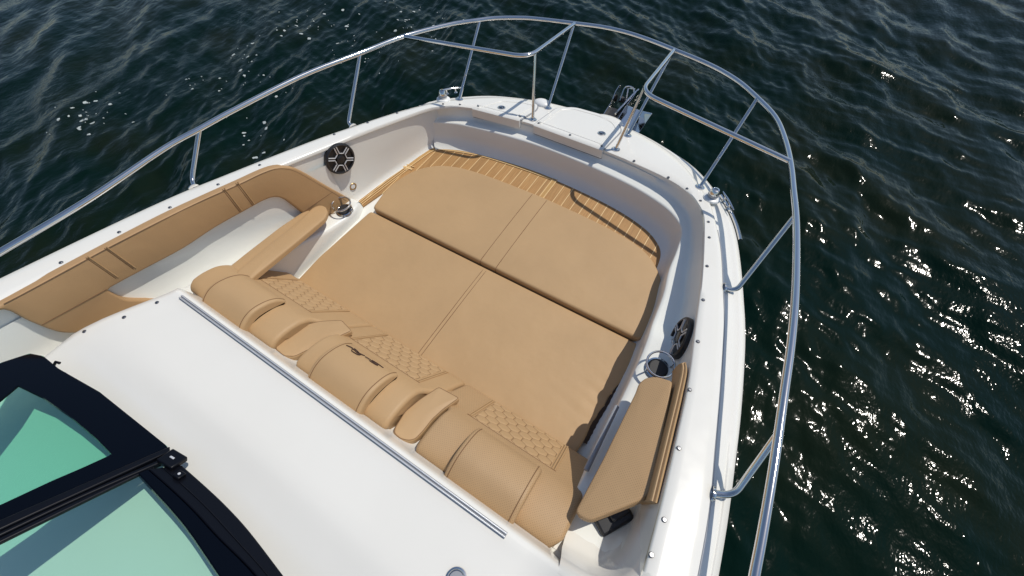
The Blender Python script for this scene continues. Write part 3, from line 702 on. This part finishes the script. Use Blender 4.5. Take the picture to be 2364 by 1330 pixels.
cb = W(414, 1098, .014); mb = MB(); mb.box(cb, (.026, .024, .016), (e1, e2, wn3)); adopt(mb.build('roller_bracket', railm, None, 30, .003), ws)
mb = MB(); mb.lathe(cb + wn3 * .008, wn3, [(.004, 0), (.004, .002), (.001, .003)], 12); adopt(mb.build('bracket_screw', silver), ws)
cb = W(120, 838, .004); mb = MB(); mb.tube([cb + Vector((-.005, -.015, -.02)), cb + Vector((.003, .008, -.004)), cb + Vector((.016, .012, -.008))], .005, 8); adopt(mb.build('corner_clip', railm), ws)

# chrome deck fitting at the lower edge
r = empty('fuel_cap', (0, 0, 0), boat); fc = on(1052, 1340, (0, 0, 1), .515)
mb = MB(); mb.lathe((fc.x, fc.y, cz(fc.x, fc.y)), (0, 0, 1), [(.032, -.001), (.031, .004), (.027, .006), (.024, .004), (.023, .002)], 28); adopt(mb.build('cap_ring', chrome), r)
mb = MB(); mb.lathe((fc.x, fc.y, cz(fc.x, fc.y)), (0, 0, 1), [(.022, 0), (.021, .004), (.001, .005)], 24); adopt(mb.build('cap', greyp), r)

# -- port passage: white side locker and floor behind the bolster
mb = MB()
ysl = [-1.9, -1.6, -1.3, -1.1, -.9, -.7, -.5, -.3, -.15, -.06]
def wx(y): return -(lerp_tab([(b, a) for a, b in E_in[::-1]], y) - .012)
mb.grid([[Vector((wx(y) + a * min(1, max(.06, (-y - .25) / .5)), y, gz(y) - h)) for y in ysl] for a, h in ((-.01, .10), (-.01, .24), (-.004, .31), (.03, .36), (.13, .45), (.16, .50))])
mb.build('side_locker', liner, boat, 60)
mb = MB(); mb.add([(-1.16, -1.12, .30), (-.80, -1.12, .27), (-.80, -2.3, .27), (-1.16, -2.3, .30)], [(0, 1, 2, 3)]); mb.build('passage_floor', floorm, boat, 0)

# ================================================================== CUSHIONS
def tube_seam(pts, name, parent, r_=.0016, m=stitch):
    mb = MB(); mb.tube(pts, r_, 6); return adopt(mb.build(name, m), parent)
PZ = .030
def lift(p, dz=None):
    "same sight line, raised: keeps the surveyed outline when the surface sits higher"
    p = np.array(p); dz = PZ if dz is None else dz; k = (CAM[2] - p[2] - dz) / (CAM[2] - p[2]); return Vector(CAM + (p - CAM) * k)
# forward sun pad
fp = empty('sun_pad', (0, .3, FLZ + .01)); tag(fp, 'tan forward sun pad with rounded front corners lying on the teak deck', 'cushion', 'sun pads of the bow lounge')
FP = [(-.885, -.012), (.905, .004), (.918, .19), (.90, .31), (.855, .41), (.76, .51), (.62, .562), (.39, .59), (0, .603), (-.39, .590), (-.60, .566), (-.75, .512), (-.86, .40), (-.905, .26), (-.915, .16)]
FPs = filletc([lift((x, y, 0)) for x, y in FP], [.03, .03] + [.09] * 13)
mb, rim = cushion(FPs, (0, 0, 1), .056, .016, .006, 220); adopt(mb.build('cushion', tanpad, None, 60), fp)
for x in (-.062, .042): 
    tube_seam([lift((x + (.0 if x < 0 else .006), .596, -.006)), *[lift((x, y_, z_)) for y_, z_ in ((.58, .0012), (.45, .005), (.3, .0065), (.13, .005), (.012, .0016), (-.004, -.006), (-.008, -.04))]], 'seam', fp, .0017)
# rear sun pad
rp = empty('sun_pad', (0, -.3, FLZ)); tag(rp, 'tan aft sun pad between the forward pad and the quilted backrests', 'cushion', 'sun pads of the bow lounge')
RP = [(-.90, -.02), (.915, -.004), (.925, -.16), (.918, -.40), (.90, -.72), (-.91, -.72), (-.925, -.45)]
SK = [(1453, 850), (1438, 876), (1422, 899), (1411, 913), (1401, 932), (1384, 955), (1368, 975), (1361, 990), (1354, 1007), (1346, 1022)]
RPs = filletc([lift((x, y, -.026)) for x, y in [(-.90, -.02), (.915, -.004)]] + [Z(*q_, .004) for q_ in SK] + [lift((x, y, -.026)) for x, y in ((.86, -.72), (-.91, -.72), (-.925, -.45))], .02)
mb, rim = cushion(RPs, (0, 0, 1), .03, .014, .006, 220)
me = mb.mesh('cushion')
for v in me.vertices:          # sag and pulled creases near the starboard aft corner
    if v.co.z > -.01 and v.co.x > .55 and v.co.y < -.15:
        d = max(0, 1 - math.hypot(v.co.x - .90, v.co.y + .34) / .30); v.co.z -= .012 * d * d + .006 * d * d * math.sin(v.co.y * 88 + v.co.x * 22)
o = link('cushion', me, tanpad, None, 60); adopt(o, rp)
for x in (-.026, -.006): tube_seam([lift((x, y, z)) for y, z in ((-.03, -.027), (-.06, -.0245), (-.2, -.021), (-.4, -.0195), (-.55, -.021), (-.68, -.0245))], 'seam', rp, .0017)
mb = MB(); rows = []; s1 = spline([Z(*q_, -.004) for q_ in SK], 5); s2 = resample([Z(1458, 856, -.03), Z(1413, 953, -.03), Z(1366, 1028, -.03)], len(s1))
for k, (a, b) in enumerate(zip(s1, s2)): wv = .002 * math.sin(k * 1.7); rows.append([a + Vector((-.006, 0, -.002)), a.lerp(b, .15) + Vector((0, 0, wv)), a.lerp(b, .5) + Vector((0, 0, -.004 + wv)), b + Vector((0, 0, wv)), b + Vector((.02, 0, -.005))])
mb.grid(rows); adopt(mb.build('side_skirt', skirt_shade, None, 60), rp)  # skirt panel; its colour carries the deep shade beside the pad

# backrests --------------------------------------------------------
PROF = [(-.635, -.03), (-.632, .02), (-.638, .050), (-.650, .074), (-.70, .155), (-.74, .218), (-.772, .270), (-.79, .304), (-.815, .342), (-.85, .372), (-.90, .392), (-.94, .399), (-.968, .398), (-.987, .388), (-.995, .370), (-.988, .350), (-.965, .335), (-.90, .29), (-.80, .12), (-.72, -.02)]
def backrest(xc, wf, wa, label, side=0, hexw=.178, hrw=.137, perf=False, mark=False):
    t = empty('backrest_cushion', (xc, -.82, .05)); tag(t, label, 'seat back', 'quilted backrests along the console')
    prof = [(p.x, p.y) for p in spline([Vector((a, b, 0)) for a, b in PROF], 3)]
    def edge(y, z, sgn):
        k = min(1, max(0, (-.735 - y) / .07)) if z > .05 else 0
        k = k * k * (3 - 2 * k); wI = wf + (wa - wf) * k
        if side and sgn == side: wI = abs(side_out(y, z) - abs(xc))
        return xc + sgn * wI
    def side_out(y, z): return lerp_tab([(-1.0, .93), (-.95, .95), (-.80, .955), (-.63, .935)], y)
    cy, czz = -.84, .22
    rows = []
    R_ = .018; st = [(-1, R_ * (1 - math.sin(a)), R_ * (1 - math.cos(a))) for a in (0,)]
    seq = []
    for a in (0, 18, 36, 54, 72, 90): a = math.radians(a); seq.append((-1, R_ * (1 - math.sin(a)), R_ * (1 - math.cos(math.pi / 2 - a + 0)) if False else R_ * (1 - math.sin(a)) ** 1.0))
    def ring(sgn, k, n_=6):
        a = k / n_ * math.pi / 2; inx = R_ * (1 - math.sin(a)); ins = R_ * (1 - math.cos(math.pi / 2 - a)) if False else R_ * (1 - math.cos(math.pi / 2 - a))
        # a: 0 -> end face, pi/2 -> full section
        ins = R_ * (1 - math.sin(a)); inx = R_ * (1 - math.cos(a)); out = []
        for i, (y, z) in enumerate(prof):
            ty, tz = prof[(i + 1) % len(prof)][0] - prof[i - 1][0], prof[(i + 1) % len(prof)][1] - prof[i - 1][1]
            L = math.hypot(ty, tz) or 1; ny, nz = tz / L, -ty / L        # outward (profile runs front->top->aft)
            if ny * (y - cy) + nz * (z - czz) < 0 and i not in (0, len(prof) - 1): ny, nz = -ny, -nz
            out.append(Vector((edge(y, z, sgn) - sgn * inx * 1.0, y - ny * ins, z - nz * ins)))
        return out
    for k in range(0, 7): rows.append([Vector((p.x + (R_ * (1 - math.cos(k / 6 * math.pi / 2)) - 0) * 0, p.y, p.z)) for p in ring(-1, k)])
    full_l = rows[-1]; 
    # end rings: x grows inward while section grows
    rows = []
    def endring(sgn, k):
        a = k / 6 * math.pi / 2; base = ring(sgn, 6); out = []
        for i, (y, z) in enumerate(prof):
            ty, tz = prof[(i + 1) % len(prof)][0] - prof[i - 1][0], prof[(i + 1) % len(prof)][1] - prof[i - 1][1]
            L = math.hypot(ty, tz) or 1; ny, nz = tz / L, -ty / L
            if ny * (y - cy) + nz * (z - czz) < 0: ny, nz = -ny, -nz
            ins = R_ * (1 - math.sin(a)); inx = R_ * (1 - math.cos(a))
            out.append(Vector((edge(y, z, sgn) - sgn * inx, y - ny * ins, z - nz * ins)))
        return out
    rows += [endring(-1, k) for k in range(0, 7)]
    L_ = rows[-1]; R2 = endring(1, 6)
    for i in range(1, 16):
        f = i / 16; rows.append([a.lerp(b, f) for a, b in zip(L_, R2)])
    rows += [endring(1, k) for k in range(6, -1, -1)]
    mb = MB(); mb.grid(rows, True, True); adopt(mb.build('seat_back', tanperf if perf else tan, None, 60), t)
    # quilted hexagon panel
    a0, a1 = Vector((xc, -.642, .060)), Vector((xc, -.779, .277)); vv = (a1 - a0); hv = vv.length; vv.normalize(); xx = Vector((1, 0, 0)); nn = xx.cross(vv).normalized()
    if nn.z < 0: nn = -nn
    s_ = .0300                                                   # hexagon side
    nu, nv = 150, 100; rows = []
    def hexd(u_, v_):
        # distance to nearest hexagon edge, pointy in v
        a_ = s_ * math.sqrt(3); b_ = 1.5 * s_; best = []
        j0 = round(v_ / b_)
        for j in (j0 - 1, j0, j0 + 1):
            off = (j % 2) * a_ / 2; i0 = round((u_ - off) / a_)
            for i in (i0 - 1, i0, i0 + 1): best.append(math.hypot(u_ - (i * a_ + off), (v_ - j * b_)))
        best.sort(); return (best[1] - best[0]) / 2
    for j in range(nv + 1):
        v_ = hv * j / nv; r_ = []
        hw = hexw * (1 - .02 * (v_ / hv))
        for i in range(nu + 1):
            u_ = -hw + 2 * hw * i / nu; e = min(hw - abs(u_), v_, hv - v_); d = hexd(u_ * .92, v_)
            h = .0045 * (1 - math.exp(-d / .0035)) * min(1, e / .006) + .0005
            if e < 1e-6: h = -.006
            r_.append(a0 + xx * u_ + vv * v_ + nn * (h + .001))
        rows.append(r_)
    mb = MB(); mb.grid(rows); adopt(mb.build('quilted_panel', tan, None, 80), t)
    # hexagon stitches
    mb = MB(); a_ = s_ * math.sqrt(3); b_ = 1.5 * s_
    def put(p, q_):
        pts = [p.lerp(q_, k / 3) for k in range(4)]
        pts = [c for c in pts if abs(c.x) < hexw - .004 and .002 < c.y < hv - .003]
        if len(pts) > 1: mb.tube([a0 + xx * c.x + vv * c.y + nn * .0018 for c in pts], .0017, 5)
    for j in range(-1, int(hv / b_) + 3):
        for i in range(-int(hexw / a_ / .8) - 3, int(hexw / a_ / .8) + 4):
            cx, cyy = i * a_ + (j % 2) * a_ / 2, j * b_; vs = [Vector(((cx + s_ * math.cos(math.radians(90 + 60 * k))) / .92, cyy + s_ * math.sin(math.radians(90 + 60 * k)), 0)) for k in range(6)]
            put(vs[0], vs[1]); put(vs[0], vs[5]); put(vs[1], vs[2])
    adopt(mb.build('quilting_stitch', stitch), t)
    # panel edging: twin ribs left and right, thread along top
    for sg in (-1, 1):
        for off in (.004, .014): mb = MB(); mb.tube([a0 + xx * sg * (hexw + off) + vv * hv * k / 6 + nn * .004 for k in range(7)], .0035, 7); adopt(mb.build('piping', tan), t)
    tube_seam([a1 + xx * (-hexw - .02) + nn * .003, a1 + nn * .003, a1 + xx * (hexw + .02) + nn * .003], 'seam', t)
    # head rest roll
    H0 = [(-.803, .348), (-.808, .368), (-.824, .395), (-.856, .422), (-.90, .442), (-.935, .446), (-.968, .438), (-.998, .420), (-1.020, .392), (-1.031, .36), (-1.027, .332), (-1.012, .318), (-.999, .330), (-.986, .365), (-.94, .392), (-.88, .378), (-.828, .345)]
    hp = [(p.x, p.y) for p in spline([Vector((a, b, 0)) for a, b in H0], 3, True)]
    rr = .012; rows = []
    def hring(sgn, a):
        out = []; m = len(hp)
        for i, (y, z) in enumerate(hp):
            ty, tz = hp[(i + 1) % m][0] - hp[i - 1][0], hp[(i + 1) % m][1] - hp[i - 1][1]; L = math.hypot(ty, tz) or 1
            ny, nz = -tz / L, ty / L
            out.append(Vector((xc + hx0 + sgn * (hrw - rr * (1 - math.cos(a))), y + sN * ny * rr * (1 - math.sin(a)), z + sN * nz * rr * (1 - math.sin(a)))))
        return out
    ar = sum(hp[i - 1][0] * hp[i][1] - hp[i][0] * hp[i - 1][1] for i in range(len(hp))); sN = 1 if ar > 0 else -1
    hx0 = (.02 * side)
    for k in range(0, 6): rows.append(hring(-1, k / 5 * math.pi / 2))
    a_r, b_r = rows[-1], hring(1, math.pi / 2)
    for i in range(1, 12): rows.append([p.lerp(q_, i / 12) for p, q_ in zip(a_r, b_r)])
    for k in range(5, -1, -1): rows.append(hring(1, k / 5 * math.pi / 2))
    mb = MB(); mb.grid(rows, True, True); hr = adopt(mb.build('headrest', tanperf if perf else tan, None, 60), t)
    for sg in (-1, 1):
        x = xc + hx0 + sg * (hrw - .016)
        adopt_ = [Vector((x, y + (-.0 if z > .37 else 0), z)) for y, z in [(p[0], p[1]) for p in hp[2:34]]]
        out = []
        for (y, z) in hp[0:34]:
            i = hp.index((y, z)); ty, tz = hp[(i + 1) % len(hp)][0] - hp[i - 1][0], hp[(i + 1) % len(hp)][1] - hp[i - 1][1]; L = math.hypot(ty, tz) or 1
            out.append(Vector((x, y - sN * (-tz / L) * .0006, z - sN * (ty / L) * .0006)))
        mb = MB(); mb.tube(out, .0016, 6); sm = mb.build('seam', stitch); adopt(sm, t); sm.parent = hr; sm.matrix_parent_inverse = Matrix.Identity(4)
    if mark:
        up = sorted([(y, z) for y, z in hp if z > .372])
        def T(px, py):
            z = .4
            for _ in range(12): p = Z(700 + px / 6.648, 750 + py / 6.648, z); z = max([zz for y_, zz in up if abs(y_ - p.y) < .006] or [lerp_tab(up, p.y)])
            return Vector((p.x, p.y, z + .0015))
        mb = MB()
        for stp, rad in (([(665, 315), (700, 328), (745, 348), (768, 372), (748, 384), (752, 404), (800, 435), (850, 458), (885, 458), (860, 432), (820, 392), (785, 366), (800, 398), (838, 436), (872, 442), (905, 456), (948, 478)], .0019), ([(955, 488), (1000, 515), (1038, 540), (1062, 562), (1105, 594), (1150, 622), (1118, 614), (1060, 582), (1018, 550)], .0017), ([(1058, 545), (1110, 575), (1150, 600), (1190, 630), (1232, 660)], .0019), ([(770, 380), (800, 388), (835, 405), (850, 425)], .0016)):
            mb.tube(spline([T(*q_) for q_ in stp], 4), rad, 6)
        lg = mb.build('script_embroidery', logo_m); adopt(lg, t); lg.parent = hr; lg.matrix_parent_inverse = Matrix.Identity(4)
    return t
backrest(-.637, .342, .262, 'tan quilted backrest with headrest roll, farthest from the perforated starboard arm pad', side=-1)
backrest(0, .29, .241, 'middle tan quilted backrest whose headrest carries dark script embroidery', mark=True)
backrest(.637, .342, .262, 'tan quilted backrest with perforated headrest roll beside the starboard arm pad', side=1, perf=True)

# armrests between the backrests
def arm(xc, label, outl):
    t = empty('armrest', (xc, -.87, .28)); tag(t, label, 'armrest', 'narrow armrests between the backrests')
    N3 = Vector((0, .30, 1)).normalized()
    def pl(x, y): return Vector((xc + x, y, .352 - .30 * (y + .93)))
    P = filletc([on(a, b, (0, .30, 1), .073) for a, b in outl], .012)
    mb, rim = cushion(P, N3, .030, .010, .004, 90); adopt(mb.build('pad', tan, None, 60), t)
    mb = MB(); mb.tube([p + N3 * .0002 for p in rim] + [rim[0]], .0013, 6); adopt(mb.build('seam', stitch), t)
    P2 = [p - N3 * .031 for p in P]; mb, _ = cushion(inset(P2 if area_sign(P2, N3) > 0 else P2[::-1], .004, N3), N3, .02, .006, 0, 80); adopt(mb.build('underside', tandark, None, 60), t)
    # recessed saddle in front of the pad
    mb = MB(); rows = []
    for y, z in ((-.70, .10), (-.712, .150), (-.735, .196), (-.755, .228), (-.775, .244), (-.80, .250), (-.86, .25)): rows.append([Vector((xc + x, y, z + dz)) for x, dz in ((-.085, .012), (-.06, .0), (-.03, -.004), (.03, -.004), (.06, 0), (.085, .012))])
    mb.grid(rows); adopt(mb.build('saddle', tan, None, 60), t)
arm(-.310, 'tan armrest pad in the gap between the port backrest and the embroidered middle one', [(634, 806), (637, 793), (650, 778), (688, 752), (738, 740), (789, 737), (814, 763), (772, 782), (732, 798), (700, 814), (680, 824), (654, 823)])
arm(.310, 'tan armrest pad in the gap between the embroidered backrest and the perforated one', [(907, 1000), (910, 986), (934, 948), (968, 920), (1013, 891), (1063, 918), (1024, 946), (1000, 968), (978, 996), (960, 1015), (943, 1019), (922, 1014)])

# starboard and port side arm boards
def board(s, label, m):
    nb_ = (-.42, .15, 1); NB = Vector(nb_).normalized()
    q_ = [(1467, 905), (1474, 884), (1490, 871), (1515, 868), (1553, 879), (1549, 905), (1526, 1020), (1500, 1140), (1475, 1156), (1362, 1201), (1343, 1196), (1326, 1182), (1392, 1058)]
    P = [on(a, b, nb_, -.085) for a, b in q_]
    t = empty('side_armrest', sum(P, Vector()) / len(P) - Vector((0, 0, .04))); tag(t, label, 'armrest', 'side arm pads on hinged boards')
    P = filletc(P, .015)
    mb, rim = cushion(P, NB, .028, .008, .004, 140); adopt(mb.build('pad', m, None, 60), t)
    mb = MB(); a_, b_ = Z(1424, 938, .27), Z(1353, 1086, .30); mb.tube([a_, b_], .010, 10); adopt(mb.build('support_tube', greyp), t)
    return t, P, NB
t, P, NB = board(1, 'perforated tan arm pad on a grey tube beside the starboard cup holder', tanperf)
# black latch block behind the starboard pad
lb = empty('folding_bracket', (1.06, -.85, .30)); tag(lb, 'black folding bracket block poking out aft of the perforated arm pad', 'bracket')
c1 = Z(1418, 1196, .345); ex = (Z(1478, 1172, .345) - Z(1392, 1222, .345)).normalized(); ey = Vector((0, 0, 1)).cross(ex)
mb = MB(); mb.box(c1 + Vector((0, 0, -.02)) + ey * .01, (.125, .085, .045), (ex, ey, Vector((0, 0, 1)))); adopt(mb.build('block', black, None, 35, .010, 3), lb)
mb = MB(); mb.box(c1 + ex * .022 + Vector((0, 0, .008)) + ey * .015, (.07, .05, .02), (ex, ey, Vector((0, 0, 1)))); adopt(mb.build('latch', black, None, 35, .007, 3), lb)
# port arm pads (two layers)
def portpad():
    t = empty('side_armrest', (-1.02, -.45, .1)); tag(t, 'smooth tan arm pad with lower bolster beside the port cup holder', 'armrest', 'side arm pads on hinged boards')
    n_ = (0, .33, 1); k_ = .075
    q_ = [(757, 488), (752, 476), (738, 472), (722, 478), (683, 513), (618, 565), (550, 622), (525, 650), (560, 662), (592, 632), (690, 553), (750, 503)]
    P = filletc([on(a, b, n_, k_) for a, b in q_], .02); nb = Vector(n_).normalized()
    mb, rim = cushion(P, nb, .035, .010, .003, 140); adopt(mb.build('pad', tan, None, 60), t)
    q_ = [(714, 483), (696, 490), (646, 523), (568, 583), (513, 627), (495, 650), (540, 660), (620, 590), (720, 510)]
    P = filletc([on(a, b, n_, k_ - .02) for a, b in q_], .02)
    mb, rim = cushion(P, nb, .035, .010, .003, 140); adopt(mb.build('lower_bolster', tan, None, 60), t)
portpad()
# starboard coaming strip pad
t = empty('coaming_pad', (1.10, -.48, .40)); tag(t, 'long narrow tan coaming pad against the starboard gunwale', 'pad')
topo = [G(*q_, -.016) for q_ in ((1585, 837), (1588, 860), (1576, 920), (1562, 980), (1541, 1070), (1519, 1163))]
rows = []; TT = spline(topo, 8)
for i, p in enumerate(TT):
    f = i / (len(TT) - 1); wd = .025 * min(1, f * 9 + .3); n_ = Vector((-1, -.12, 0)).normalized(); dz = .07 + .03 * f
    sec = [(0, -.10), (0, -.008), (.004, -.001), (.010, .001), (.016, -.002), (.017, -.006), (.019, -.002), (.026, -.002), (.033, -.008), (.036, -.02), (.038, -.06), (.036, -.10)]
    rows.append([p + n_ * a * wd / .036 + Vector((0, 0, b * (1 if b > -.03 else 1 + .6 * f))) for a, b in sec])
mb = MB(); mb.grid(rows, True, True); adopt(mb.build('pad', tan, None, 50), t)
tube_seam([p + Vector((-.0125, -.002, -.002)) for p in TT[7:]], 'seam', t)
# port coaming bolster with the oblong opening
def PB(u_, v_, d=0):
    "where the sight line meets the (curved) upholstered side wall, d metres in front of it"
    dr = ray(u_, v_); lo, hi = .2, 5.0
    for _ in range(40):
        t_ = (lo + hi) / 2; p = CAM + dr * t_
        xw = -(lerp_tab([(b, a) for a, b in E_in[::-1]], p[1]) - .006 - .035 * max(0, gz(p[1]) - p[2])) + d
        if p[0] > xw: lo = t_
        else: hi = t_
    return Vector(CAM + dr * lo)
t = empty('coaming_bolster', (-1.10, -.6, .35)); tag(t, 'large tan coaming bolster with oblong opening on the port side', 'pad')
OUT = [(-60, 728), (0, 697), (60, 665), (203, 588), (372, 500), (470, 454), (548, 419), (600, 395), (632, 384), (662, 383), (690, 392), (750, 427), (812, 462), (842, 482), (820, 520), (770, 545), (720, 512), (696, 491), (672, 472), (650, 457), (630, 453), (606, 460), (565, 482), (490, 524), (420, 570), (330, 618), (252, 660), (248, 668), (262, 677), (290, 688), (345, 689), (400, 686), (400, 712), (330, 738), (260, 754), (200, 762), (150, 765), (112, 757), (60, 736), (0, 710), (-60, 745)]
NX = Vector((1, 0, .10)).normalized()
P = resample(spline([PB(*q_) for q_ in OUT], 4, True), 300, True)
if area_sign(P, NX) < 0: P = P[::-1]
rows = [[p - NX * .02 for p in P], [p + NX * .012 for p in P]]; rb = .010
for k in range(1, 5):
    th = k / 4 * math.pi / 2; rows.append([p + NX * (.012 + rb * math.sin(th)) for p in inset(P, rb * (1 - math.cos(th)), NX)])
mb = MB(); mb.grid(rows, True); me = mb.mesh('upper_pad'); bm = bmesh.new(); bm.from_mesh(me)
be = [e for e in bm.edges if e.is_boundary and (e.verts[0].co - rows[0][0]).length > 0]
last = set(); kd = {tuple(round(c, 5) for c in v) for v in rows[-1]}
be = [e for e in bm.edges if all(tuple(round(c, 5) for c in v.co) in kd for v in e.verts) and e.is_boundary]
bmesh.ops.triangle_fill(bm, edges=be, use_beauty=True); bmesh.ops.recalc_face_normals(bm, faces=bm.faces); bm.to_mesh(me); bm.free()
adopt(link('bolster_pad', me, tandark, None, 40), t)
for a, b in (((202, 592), (272, 640)), ((245, 570), (312, 618)), ((517, 434), (558, 486)), ((548, 420), (588, 472))):
    mb = MB(); mb.tube([PB(a[0] * (1 - k / 5) + b[0] * k / 5, a[1] * (1 - k / 5) + b[1] * k / 5, .023) for k in range(6)], .0030, 7); adopt(mb.build('piping', tandark), t)
    tube_seam([PB(a[0] * (1 - k / 5) + b[0] * k / 5 - 4, a[1] * (1 - k / 5) + b[1] * k / 5 + 3, .0225) for k in range(6)], 'seam', t)
for ln_ in ([(700, 490), (740, 462), (768, 443)], [(246, 668), (170, 710), (97, 750)], [(8, 702), (66, 672), (206, 596), (262, 566), (376, 508), (470, 462), (552, 426), (602, 402), (634, 391), (660, 390), (688, 399), (748, 433), (800, 464)]):
    tube_seam([PB(p.x, p.y, .0228) for p in spline([Vector((a, b, 0)) for a, b in ln_], 6)], 'seam', t, .0014)

# anchor ------------------------------------------------------------
an = empty('anchor', (.15, 1.55, .05)); tag(an, 'polished steel anchor seated in the bow roller', 'anchor')
mb = MB(); rows = []
for t_, w_, h in ((0, .012, .016), (.12, .012, .02), (.24, .012, .026), (.32, .010, .022)):
    c = Vector((.11 + t_ * .15, 1.40 + t_ * .8, .105 + t_ * .12)); rows.append([c + Vector((-w_ / 2, 0, -h)), c + Vector((-w_ / 2, 0, h)), c + Vector((w_ / 2, 0, h)), c + Vector((w_ / 2, 0, -h))])
mb.grid(rows, True, True); adopt(mb.build('shank', chrome, None, 30, .002), an)
tip = Vector((.20, 1.42, -.16)); heel = Vector((.20, 1.66, .01))
for s in (-1, 1):
    mb = MB(); a, b = tip, heel; c = Vector((.20 + s * .10, 1.63, .04)); d = Vector((.20 + s * .08, 1.48, -.03)); th = Vector((0, .01, -.008))
    mb.grid([[a, d, c, b], [a + th, d + th, c + th, b + th]], True, True); adopt(mb.build('fluke', chrome, None, 20, .002), an)
# flatter plates seen beside the posts
mb = MB(); mb.tube([Vector((.13, 1.52, .13)), Vector((.10, 1.60, .18)), Vector((.13, 1.66, .15))], .005, 8); adopt(mb.build('shackle', chrome), an)
